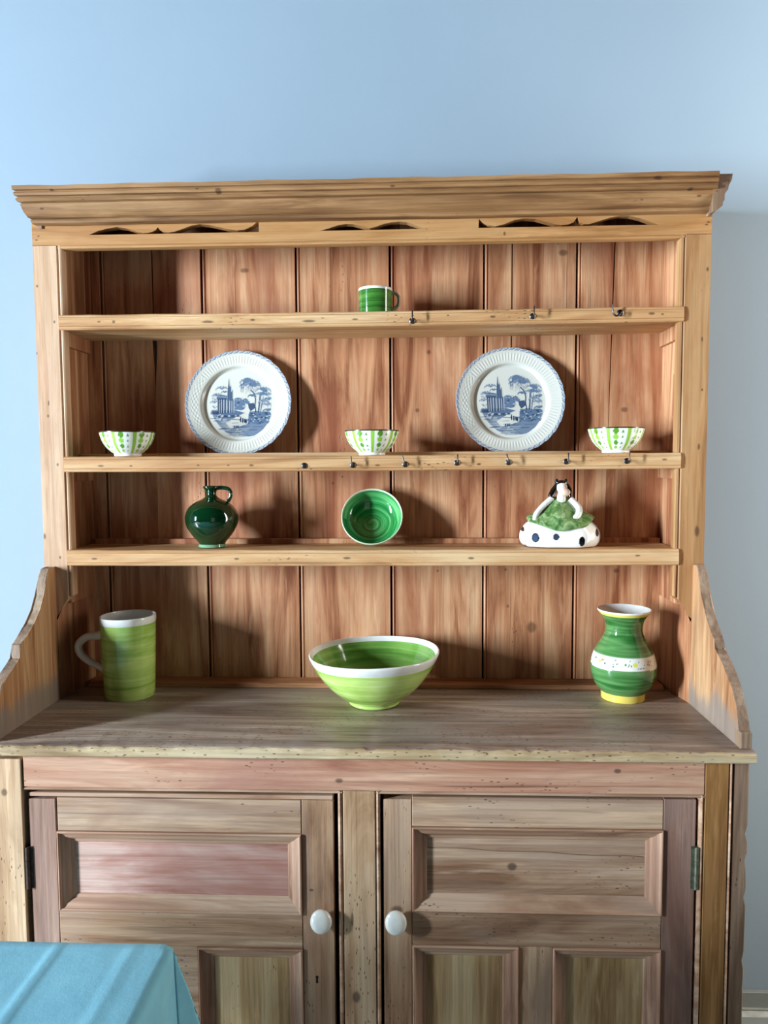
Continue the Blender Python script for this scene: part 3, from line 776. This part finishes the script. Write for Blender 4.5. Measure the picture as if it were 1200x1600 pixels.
M_pale = ceramic('pale_green_glaze', (206, 226, 196), .12, .4)
mesh_from('outside', tilted(lathe(smooth_prof([(0, .004), (.026, .003), (.032, 0), (.0335, .003), (.034, .008), (.050, .016), (.064, .030), (.0715, .045), (.0725, .0495)], 5), 64)), M_pale, pb, 60)
ins = lathe(smooth_prof([(.0690, .0480), (.066, .039), (.057, .0255), (.042, .0155), (.022, .0095), (0, .0085)], 6), 64)
o = mesh_from('inside', ins, M_swirl, pb, 60)
o.matrix_local = tilt @ Matrix.Translation((0, .0728, -.048))
mesh_from('rim', tilted(lathe(smooth_prof([(.0725, .0490), (.0722, .0512), (.0710, .0522), (.0698, .0512), (.0688, .0475)], 4), 64)), M_pale, pb, 60)

# small mug on the top shelf
mg = thing('small_mug', 'small green banded mug with white rim, alone on the top shelf', 'mug', (.0175, .055, 1.6715))
M_gmug = glaze('mug_green_glaze', [(0.30, (28, 72, 20)), (0.46, (52, 108, 38)), (0.60, (90, 142, 64)), (0.74, (140, 178, 100))], 95)
mesh_from('body', lathe(smooth_prof([(0, .002), (.030, 0), (.0365, .001), (.0375, .006), (.0378, .02), (.0380, .035), (.0383, .0535)], 5), 56), M_gmug, mg, 60)
mesh_from('rim', lathe(smooth_prof([(.0382, .0533), (.0385, .0565), (.0380, .059), (.0365, .0592), (.0355, .056), (.035, .03), (.033, .008), (0, .006)], 4), 56), M_white, mg, 60)['label'] = 'white rim and inside'
mesh_from('handle', tube([(.0360, 0, .0495), (.0455, 0, .0490), (.0515, 0, .0420), (.0525, 0, .0305), (.0490, 0, .0200), (.0370, 0, .0125)], [.0042, .0038, .0036, .0036, .0037, .0042], 12, 6), ceramic('grey_green_glaze', (150, 158, 134), .15, .4), mg, 0)

# three small patterned bowls on the middle shelf
M_dots = printed('printed_bowl_glaze', .24, .12)
LG = lin((150, 200, 70)); DG = lin((92, 150, 40)); YG = lin((196, 216, 120))
WH = lin((240, 242, 234))
BPR = [(0, .003), (.024, .003), (.0285, 0), (.0300, .0015), (.0302, .0055), (.0360, .010), (.0465, .020), (.0545, .033), (.0592, .046), (.0612, .0545), (.0605, .0558), (.0590, .0545), (.0565, .044), (.050, .029), (.038, .016), (.02, .0095), (0, .0085)]
def bowl_mesh():
    bm = lathe(smooth_prof(BPR, 6), 220)
    o = mesh_from('body', bm, M_dots, None, 60)
    nout = 9*6
    def fn(x, y, z):
        r = math.hypot(x, y); a = math.atan2(y, x) % (2*math.pi)
        if z > .0530: return lin((58, 52, 30))
        if r < .0290 or z < .0065: return WH
        per = 2*math.pi/8; u = (a % per)/per; ph = int(a/per)
        h = z; R_ = .058                                   # pattern pitched for the full width, so it narrows to the foot
        du = lambda c: abs((u-c+.5) % 1 - .5)*per*R_
        if du(.10) < .0042: return LG
        if du(.74) < .0008 and False: return DG
        for i, zc in enumerate((.0125, .0225, .0345, .0475)):
            rad = (.0032, .0048, .0060, .0064)[i]
            if (du(.46)*(r/R_))**2 + ((z-zc)*1.0)**2 < rad*rad: return DG if i % 2 else LG
            zt_ = zc - .0005; dd = du(.78)*(r/R_); s_ = (.0018, .0023, .0028, .0030)[i]
            if abs(z-zt_) < s_ and dd < s_*(1-(z-zt_+s_)/(2*s_)*.9): return DG
        return WH
    paint(o, fn); return o
bo = bowl_mesh()
BL = [('small white bowl with green stripes and dots, left of both plates on the middle shelf', -.5505, .030, 1.3580, .55),
      ('small white bowl with green stripes and dots, between the two blue and white plates', .0085, .032, 1.3569, .80),
      ('small white bowl with green stripes and dots, right of both plates on the middle shelf', .5535, .034, 1.3588, .95)]
for i, (lab, x, y, z, rz) in enumerate(BL):
    r_ = thing('patterned_bowl', lab, 'bowl', (x, y, z), rz, 'small patterned bowls on the middle shelf')
    b_ = bo if i == 0 else bo.copy()
    if i: C.objects.link(b_)
    b_.parent = r_

# ------------------------------------------------------------------ two transfer-printed plates
import numpy as np
N_ = 300; INK = np.zeros((N_, N_))                       # drawing of the print: 560 units wide, origin (315, 315)
gy, gx = np.mgrid[0:N_, 0:N_]; GX = 315 + gx*560/(N_-1); GY = 315 + gy*560/(N_-1)
def cov(d, soft=2.5): return np.clip(.5 - d/soft, 0, 1)
def lay(c, v):
    global INK
    INK = INK*(1-c) + v*c
def ell(cx, cy, rx, ry, v, k=1.0): lay(k*cov((np.sqrt(((GX-cx)/rx)**2 + ((GY-cy)/ry)**2)-1)*min(rx, ry)), v)
def seg(x0, y0, x1, y1, wd, v, k=1.0, wd1=None):
    dx, dy = x1-x0, y1-y0; L = dx*dx+dy*dy+1e-9
    tt = np.clip(((GX-x0)*dx+(GY-y0)*dy)/L, 0, 1)
    d = np.hypot(GX-x0-tt*dx, GY-y0-tt*dy); ww = wd + ((wd1 if wd1 is not None else wd)-wd)*tt
    lay(k*cov(d-ww/2), v)
def pl(pts, wd, v, k=1.0):
    for a, b in zip(pts, pts[1:]): seg(*a, *b, wd, v, k)
def poly(pts, v, k=1.0):
    ins_ = np.zeros_like(GX, bool); dmin = np.full_like(GX, 1e9)
    for (x0, y0), (x1, y1) in zip(pts, pts[1:]+pts[:1]):
        c = ((y0 > GY) != (y1 > GY)) & (GX < (x1-x0)*(GY-y0)/((y1-y0) if y1 != y0 else 1e-9)+x0); ins_ ^= c
        dx, dy = x1-x0, y1-y0; L = dx*dx+dy*dy+1e-9
        tt = np.clip(((GX-x0)*dx+(GY-y0)*dy)/L, 0, 1); dmin = np.minimum(dmin, np.hypot(GX-x0-tt*dx, GY-y0-tt*dy))
    lay(k*cov(np.where(ins_, -dmin, dmin)), v)
rp = random.Random(21)
def palm(cx, cy, n, L, v, up=.3, wd=6):
    for i in range(n):
        a = math.pi*(i+.5)/n; ex = cx + L*math.cos(a); ey = cy - L*.55*math.sin(a)
        pl([(cx, cy), ((cx+ex)/2, (cy+ey)/2-L*.18), (ex, ey), (ex+L*.12*math.cos(a), ey+L*.25)], wd, v, .9)
# water and banks
poly([(345, 655), (372, 715), (415, 770), (470, 825), (545, 866), (640, 876), (735, 858), (805, 805), (850, 740), (872, 660), (840, 640), (700, 640), (660, 690), (560, 690), (450, 650)], .50)
poly([(640, 585), (670, 600), (672, 690), (668, 745), (640, 768), (560, 790), (515, 800), (470, 745), (560, 690), (620, 650), (600, 625)], 0.0)
for i in range(60):
    yy = rp.uniform(690, 868); half = math.sqrt(max(0, 1-((yy-600)/278)**2))*262
    xx = 610 + rp.uniform(-1, .85)*half
    seg(xx-rp.uniform(15, 60), yy, xx+rp.uniform(10, 50), yy+rp.uniform(-4, 4), rp.uniform(2.5, 6), rp.choice([0, .15, .75, .85, .7]), .8)
for i in range(16):
    yy = 690+i*12; seg(372+i*13, yy, 440+i*16, yy+3, 4, .0, .5)
# far hills and trees
for (x, y, r) in ((540, 560, 34), (575, 545, 40), (612, 575, 30), (640, 545, 26), (660, 560, 20), (560, 590, 50), (600, 600, 40)): ell(x, y, r, r*.75, .55)
for i in range(24): ell(rp.uniform(520, 660), rp.uniform(520, 620), rp.uniform(4, 10), rp.uniform(4, 8), rp.choice([.75, .3, .9]), .8)
# ruined temple
poly([(392, 500), (440, 490), (480, 498), (545, 540), (548, 650), (395, 655)], .45)
poly([(338, 630), (560, 630), (640, 655), (520, 700), (360, 665)], .62)
for x in (400, 417, 438, 462, 490, 512, 530): seg(x, 530, x+2, 655, 9 if x < 500 else 6, .95); seg(x+9, 535, x+10, 650, 4, .1)
poly([(384, 500), (428, 488), (500, 505), (500, 530), (386, 528)], .7); seg(386, 528, 500, 530, 5, .95); seg(390, 505, 498, 512, 4, .15)
poly([(472, 540), (484, 420), (491, 345), (499, 420), (506, 400), (511, 470), (524, 440), (530, 545)], .68)
seg(491, 355, 491, 530, 4, .95); seg(508, 420, 512, 540, 4, .9); seg(480, 440, 478, 530, 3, .2)
for i in range(5): seg(335, 640+i*6, 400, 642+i*5, 3.5, .95)
for i in range(10): ell(400+i*20, 690+rp.uniform(-14, 16), 14, 7, rp.choice([.9, .8, .1]), .85)
pl([(430, 725), (450, 690), (520, 690), (590, 680)], 5, .9); pl([(390, 700), (400, 675), (425, 665)], 4, 0); pl([(420, 710), (432, 680), (450, 672)], 4, 0)
palm(430, 440, 6, 52, .55, wd=6); palm(390, 500, 6, 46, .5); palm(370, 560, 5, 40, .5); palm(455, 470, 4, 30, .65)
for i in range(22): ell(rp.uniform(345, 400), rp.uniform(480, 640), rp.uniform(5, 12), rp.uniform(3, 8), rp.choice([.5, .6, .35]), .7)
# tall trees on the right
pl([(690, 450), (718, 480), (732, 530), (728, 590), (740, 660)], 9, .92); pl([(775, 480), (768, 560), (758, 660)], 15, .75); pl([(800, 520), (785, 600), (775, 670)], 6, .9); pl([(763, 500), (756, 600), (748, 660)], 3.5, .05)
for (cx, cy, L) in ((655, 375, 62), (690, 400, 75), (720, 420, 55), (640, 410, 48), (800, 455, 62), (780, 500, 60), (830, 500, 55), (850, 540, 45), (835, 590, 50), (700, 505, 34), (845, 640, 45), (805, 560, 45)):
    palm(cx, cy, 7, L, rp.choice([.55, .62, .48]), wd=7)
for (cx, cy) in ((655, 350), (675, 362), (700, 375), (640, 372), (725, 400), (795, 440), (815, 455), (790, 480)): ell(cx, cy, 26, 14, .55)
for i in range(46):
    x = rp.uniform(595, 760); y = rp.uniform(375, 440); seg(x, y, x-rp.uniform(0, 10), y+rp.uniform(18, 55), 4, rp.choice([.7, .85, .4]), .85, 1)
for i in range(34):
    x = rp.uniform(770, 880); y = rp.uniform(450, 620); seg(x, y, x+rp.uniform(-12, 16), y+rp.uniform(8, 26), 4.5, rp.choice([.7, .8, .15]), .8, 1)
# bank under the trees
poly([(665, 570), (720, 565), (730, 610), (690, 640), (672, 610)], .8); poly([(680, 640), (760, 655), (850, 640), (880, 665), (850, 735), (760, 760), (690, 745), (672, 690)], .58)
for i in range(60): ell(rp.uniform(675, 865), rp.uniform(640, 750), rp.uniform(4, 14), rp.uniform(3, 6), rp.choice([.95, .9, .05, .7]), .85)
# little figures by the water and their boat
for x, y, h in ((602, 715, 46), (622, 725, 40), (640, 728, 34), (652, 735, 34)): ell(x, y, 6, h/2, 1.0); ell(x, y-h/2, 5, 5, 1.0)
pl([(515, 795), (560, 790), (640, 765)], 5, .9)
for x in (548, 565, 580): ell(x, 780, 7, 13, .8)
ell(575, 800, 12, 5, 0)
PR = .127
def ink_at(u, v):                                        # u to the right, v up, in metres on the plate
    X_ = 590 + u/PR*470; Y_ = 575 - v/PR*470
    i = (X_-315)/560*(N_-1); j = (Y_-315)/560*(N_-1)
    if not (1 <= i < N_-2 and 1 <= j < N_-2): return 0.0
    i0, j0 = int(i), int(j); fi, fj = i-i0, j-j0
    return float((INK[j0, i0]*(1-fi)+INK[j0, i0+1]*fi)*(1-fj) + (INK[j0+1, i0]*(1-fi)+INK[j0+1, i0+1]*fi)*fj)
PB = lin((212, 211, 198)); BM = np.array(lin((98, 118, 142))[:3]); BDK = np.array(lin((22, 34, 60))[:3]); PW = np.array(PB[:3])
def inkcol(k):
    k = min(1, max(0, k))
    c = PW*(1-k/.55) + BM*(k/.55) if k < .55 else BM*(1-(k-.55)/.45) + BDK*((k-.55)/.45)
    return tuple(c)
M_plate = printed('transferware_glaze', .12, .35)
def plate_parts():
    prof = [(0, .0), (.058, .0), (.062, -.0015), (.066, -.001)] # back, underside
    front = [(.127, .0195), (.1262, .0205), (.122, .0196), (.114, .0178), (.104, .0158), (.0985, .0148), (.0935, .0136), (.0905, .0118), (.0880, .0080), (.0855, .0057), (.081, .0047), (.040, .0040), (0, .0040)]
    fr = smooth_prof(front, 9)
    pr = smooth_prof([(0, .001), (.060, .001), (.064, -.001), (.067, .0002), (.082, .0012), (.0935, .0085), (.11, .0142), (.1255, .0182)], 3) + fr
    SEG = 432
    def fn(r, z, a):
        if r > .118: r *= 1 + .0045*math.sin(28*a)*((r-.118)/.009) + .0025*math.sin(56*a)*((r-.118)/.009)
        if .096 < r < .1155 and z > .0132:                 # moulded ribs round the border
            e = min(1, (r-.096)/.003, (.1155-r)/.003)
            left = abs(((a-math.pi+math.pi) % (2*math.pi))-math.pi) < .62
            z += (.0004*math.sin(96*a)*e) if not left else (.0003*math.sin(48*a + (math.pi if int((r-.09)/.004) % 2 else 0))*e)
        return r, z
    bm = lathe(pr, SEG, fn=fn)
    o = mesh_from('plate_body', bm, M_plate, None, 50)
    def pc(x, y, z):
        r = math.hypot(x, y); a = math.atan2(y, x)
        if r > .1195:
            if r > .1255: return lin((150, 160, 178))
            k = .5 + .35*math.sin(110*a)*math.sin((r-.1195)*1000) + .25*math.sin(57*a+r*900)
            k *= .75*min(1, (r-.1195)/.0012)
            return inkcol(k*.85)
        return PB
    paint(o, pc)
    # the blue print lies on the well as its own thin layer of ink
    G = 190; half = .079; bm = bmesh.new(); vv = {}; cols_ = []
    val = [[ink_at(-half+2*half*i/G, -half+2*half*j/G) for i in range(G+1)] for j in range(G+1)]
    def gv(i, j):
        if (i, j) not in vv:
            u = -half+2*half*i/G; v = -half+2*half*j/G; r = math.hypot(u, v)
            zz = .0040 + .0007*max(0, (r-.04)/.041)
            vv[(i, j)] = bm.verts.new((u, v, zz+.00025)); cols_.append(val[j][i])
        return vv[(i, j)]
    for j in range(G):
        for i in range(G):
            q = (val[j][i], val[j][i+1], val[j+1][i], val[j+1][i+1])
            if max(q) > .06: bm.faces.new((gv(i, j), gv(i+1, j), gv(i+1, j+1), gv(i, j+1)))
    me = bpy.data.meshes.new('transfer_print'); bm.to_mesh(me); bm.free(); me.materials.append(M_plate)
    at = me.color_attributes.new('print', 'FLOAT_COLOR', 'POINT')
    at.data.foreach_set('color', [c for k in cols_ for c in (*inkcol(k), 1.0)])
    for p_ in me.polygons: p_.use_smooth = True
    p2 = bpy.data.objects.new('transfer_print', me); C.objects.link(p2); p2['label'] = 'blue printed landscape with a ruin, trees and water'
    return o, p2
pa, pb2 = plate_parts()
for i, (x, rz, roll_, lab) in enumerate([(-.3135, 0, 0.0, 'blue and white transfer-printed plate leaning on the middle shelf, between the left and centre bowls'),
                                         (.3290, 0, 0.02, 'blue and white transfer-printed plate leaning on the middle shelf, between the centre and right bowls')]):
    r_ = thing('dinner_plate', lab, 'plate', (x, .110, 1.3580), 0, 'transfer-printed plates on the middle shelf')
    # plate plane: x -> right, y -> up, z -> towards the room, leaning back by 10 degrees
    th = math.radians(9.5)
    mt = Matrix(((1, 0, 0, 0), (0, math.sin(th), -math.cos(th), 0), (0, math.cos(th), math.sin(th), 0), (0, 0, 0, 1)))
    mt = Matrix.Translation((0, .127*math.sin(th), .1285*math.cos(th) - .004)) @ mt @ Matrix.Rotation(roll_, 4, 'Z')
    for src in (pa, pb2):
        o = src if i == 0 else src.copy()
        if i: C.objects.link(o)
        o.parent = r_; o.matrix_local = mt

# ------------------------------------------------------------------ cow figurine
cw = thing('cow_figurine', 'pottery cow in green dress on a white spotted base, right on lowest shelf', 'figurine', (.4370, .062, 1.1482))
def sup(rx, ry, h, z0, prof, seg=320):
    bm = bmesh.new(); rings = []
    for k, z in prof:
        ring = []
        for i in range(seg):
            a = 2*math.pi*i/seg; c, s_ = math.cos(a), math.sin(a)
            lump = 1 + .025*math.sin(5*a+1) + .015*math.sin(9*a)
            ring.append(bm.verts.new((rx*k*lump*math.copysign(abs(c)**.85, c), ry*k*lump*math.copysign(abs(s_)**.85, s_), z0+z)))
        rings.append(ring)
    for r0, r1 in zip(rings, rings[1:]):
        for i in range(seg): bm.faces.new((r0[i], r0[(i+1) % seg], r1[(i+1) % seg], r1[i]))
    bm.faces.new(rings[0]); bm.faces.new(rings[-1]); return bm
bp = [(v.x, v.y) for v in catmull([(.86, 0, 0), (.93, .002, 0), (.985, .010, 0), (1.0, .020, 0), (.985, .031, 0), (.93, .041, 0), (.86, .049, 0), (.76, .056, 0), (.60, .060, 0)], 12)]
base = mesh_from('spotted_base', sup(.0905, .058, .05, 0, bp), printed('spotted_glaze', .12, .5), cw, 60)
def cowspot(x, y, z):
    W_ = lin((242, 242, 236))
    if y > .02: 
        return W_
    for (cx, cz, rx, rz, c) in ((-.0625, .0225, .0078, .0105, (62, 76, 98)), (-.0185, .0250, .0068, .0072, (44, 56, 78)), (.0385, .0150, .0072, .0110, (16, 16, 18)), (-.0855, .040, .0035, .007, (20, 20, 22)), (.0775, .032, .0050, .0085, (20, 20, 22))):
        d = ((x-cx)/rx)**2 + ((z-cz)/rz)**2
        if d < 1: return lin(c) if d < .62 else lin((14, 18, 26))
    return W_
paint(base, cowspot)
# dress: hem sags at the front, rises to the shoulders, with a round belly
bm = bmesh.new(); rings = []
seg_ = 72; rows = [(0, .075, .054, 0), (.0, .0765, .056, .004), (.06, .072, .053, .009), (.2, .062, .047, .016), (.4, .050, .040, .025), (.6, .039, .032, .037), (.8, .029, .024, .050), (.92, .0235, .018, .059), (1.0, .017, .012, .064)]
for u, rx, ry, dz in rows:
    ring = []
    for i in range(seg_):
        a = 2*math.pi*i/seg_; c, s_ = math.cos(a), math.sin(a)
        sag = (1-u)*(.016*max(0, -s_)**1.5 - .007*abs(c) + .002*math.sin(6*a))
        x = rx*c*(1+.03*math.sin(4*a+.5)*(1-u)); y = ry*s_
        z = .0545 + dz*.90 - sag
        bel = math.exp(-((x+.010)/.016)**2 - ((z-.070)/.014)**2)*max(0, -s_)
        ring.append(bm.verts.new((x, y - .012*bel - .006 + .012*u, z)))
    rings.append(ring)
for r0, r1 in zip(rings, rings[1:]):
    for i in range(seg_): bm.faces.new((r0[i], r0[(i+1) % seg_], r1[(i+1) % seg_], r1[i]))
bm.faces.new(rings[0]); bm.faces.new(rings[-1])
t = NT('mottled_green_glaze'); tc = t.n('ShaderNodeTexCoord').outputs['Object']
t.col(t.ramp(t.noise(tc, 55, 4, .65, .8), [(.32, lin((48, 88, 40))), (.46, lin((92, 132, 72))), (.58, lin((136, 166, 108))), (.72, lin((186, 200, 154)))]))
M_dress = t.p(Roughness=.1, Coat_Weight=.5, Coat_Roughness=.05)
mesh_from('dress', bm, M_dress, cw, 60)
arms = [tube([(-.0200, -.008, .1085), (-.0400, -.016, .0930), (-.0580, -.026, .0740), (-.0620, -.030, .0600)], [.0070, .0066, .0062, .0052], 14, 6),
        tube([(.0215, -.008, .1070), (.0380, -.018, .0880), (.0345, -.032, .0730), (.0210, -.038, .0620)], [.0075, .0078, .0074, .0060], 14, 6)]
M_cow = ceramic('cow_white_glaze', (240, 238, 230), .12, .5); M_blk = ceramic('cow_black_glaze', (20, 15, 14), .12, .5)
for a_ in arms: mesh_from('arm', a_, M_cow, cw, 0)
bm = bmesh.new(); blob(bm, (.001, -.010, .1080), (.0105, .0090, .0200)); blob(bm, (.0015, -.012, .1330), (.0120, .0110, .0140))
mesh_from('head', bm, M_cow, cw, 0)['label'] = 'white neck and face'
bm = bmesh.new(); blob(bm, (.0085, -.0240, .1230), (.0098, .0080, .0086)); blob(bm, (.005, -.018, .1300), (.0072, .0070, .0095))
mesh_from('snout', bm, ceramic('snout_pink_glaze', (222, 188, 164), .15, .4), cw, 0)
for x in (.0060, .0125): 
    mesh_from('nostril', blob(bmesh.new(), (x, -.0305, .1240), (.0011, .0009, .0014), 10, 6), plain('nostril_brown', (150, 100, 80), .4), cw, 0)
mesh_from('hair', tube([(-.002, -.003, .1440), (-.0100, -.006, .1350), (-.0175, -.009, .1240), (-.0250, -.013, .1130)], [.0062, .0066, .0074, .0058], 12, 5), M_blk, cw, 0)
mesh_from('hair', tube([(.005, -.003, .1440), (.0150, -.004, .1350), (.0200, -.006, .1240), (.0215, -.010, .1110)], [.0060, .0062, .0062, .0045], 12, 5), M_blk, cw, 0)
mesh_from('forelock', tube([(-.0100, -.010, .1440), (.0, -.014, .1450), (.0110, -.010, .1435)], [.0044, .0054, .0044], 12, 5), M_blk, cw, 0)
for s in (-1, 1):
    mesh_from('horn', tube([(.0005+s*.0080, -.008, .1425), (.0005+s*.0110, -.010, .1480), (.0005+s*.0085, -.010, .1525)], [.0042, .0036, .0022], 10, 5), M_blk, cw, 0)

# ------------------------------------------------------------------ table corner under its cloth
TT = 0.70
tb_ = thing('side_table', 'wooden table hidden under the turquoise cloth at the lower left corner', 'table', (-.72, -1.25, FLOOR))
M_tw = wood('table_wood', 'X', (96, 66, 42), (128, 92, 60), (150, 112, 78))
mesh_from('table_top', nbox(-.482, .482, -.524, .524, TT-FLOOR-.030, TT-FLOOR-.004, .004), M_tw, tb_)
for sx in (-1, 1):
    for sy in (-1, 1):
        mesh_from('leg', nbox(sx*.43-.025, sx*.43+.025, sy*.47-.025, sy*.47+.025, 0, TT-FLOOR-.030, .004), M_tw, tb_)
# cloth: a grid laid over the top and hanging down all round, with ironed folds and flared corners
hx, hy, drop = .489, .531, .30
bm = bmesh.new(); nx, ny = 220, 236
def coord(k, n, h):
    L = 2*(h+drop); return -(h+drop) + L*k/n
grid = []
for j in range(ny+1):
    row = []
    for i in range(nx+1):
        u, v = coord(i, nx, hx), coord(j, ny, hy)
        ox = max(0, abs(u)-hx); oy = max(0, abs(v)-hy)
        sx = 1 if u > 0 else -1; sy = 1 if v > 0 else -1
        x = max(-hx, min(hx, u)); y = max(-hy, min(hy, v))
        d = math.hypot(ox, oy) if (ox > 0 and oy > 0) else ox+oy
        z = 0.0; fx = fy = 0.0
        if d > 0:
            rad = .012; z = -max(0.0, d - rad*.5) - (rad*.2 if d > rad else 0)
            edge = .006 + .012*math.sin(v*17+1)*(ox > 0)*min(1, d/.12) + .012*math.sin(u*15)*(oy > 0)*min(1, d/.12)
            fx = sx*(min(d, rad)*.6 + max(0, edge)) if ox > 0 else 0; fy = sy*(min(d, rad)*.6 + max(0, edge)) if oy > 0 else 0
            if ox > 0 and oy > 0:                       # the corner hangs as a pointed, flared fold
                m = min(ox, oy)/drop
                z = -max(ox, oy)*.96
                q_ = min(ox, oy); fx = sx*(.008 + .17*q_ + .03*max(ox, oy)); fy = sy*(.008 + .20*q_ + .02*max(ox, oy))
        else:
            for cxf in (-.36, -.18, .01, .18, .345, .448):   # ironed creases running away from the viewer
                z += .0022*math.exp(-((u-cxf)/.0038)**2)
            z += .0009*math.sin(u*23+v*9) + .0007*math.sin(v*31-u*14)
        row.append(bm.verts.new((x+fx, y+fy, TT-FLOOR + z - .001)))
    grid.append(row)
for j in range(ny):
    for i in range(nx): bm.faces.new((grid[j][i], grid[j][i+1], grid[j+1][i+1], grid[j+1][i]))
t = NT('turquoise_cotton'); tc = t.n('ShaderNodeTexCoord').outputs['Object']
t.col(t.ramp(t.noise(tc, 22, 5, .65), [(.3, lin((118, 182, 200))), (.7, lin((132, 196, 212)))]))
wv1 = t.noise(t.vmath('MULTIPLY', tc, (900, 900, 300)), 1.0, 2, .5)
t.bump(t.math('ADD', t.noise(tc, 60, 4, .6), t.math('MULTIPLY', wv1, .3)), .25, .002)
M_cloth = t.p(Roughness=.8, Specular_IOR_Level=.2, Sheen_Weight=.15)
cl = mesh_from('tablecloth', bm, M_cloth, None, 0)
sm = cl.modifiers.new('thickness', 'SOLIDIFY'); sm.thickness = .0012; sm.offset = -1
cl.location = (-.72, -1.25, FLOOR)
tag(cl, 'creased turquoise tablecloth draped over the table at the lower left corner', 'tablecloth')
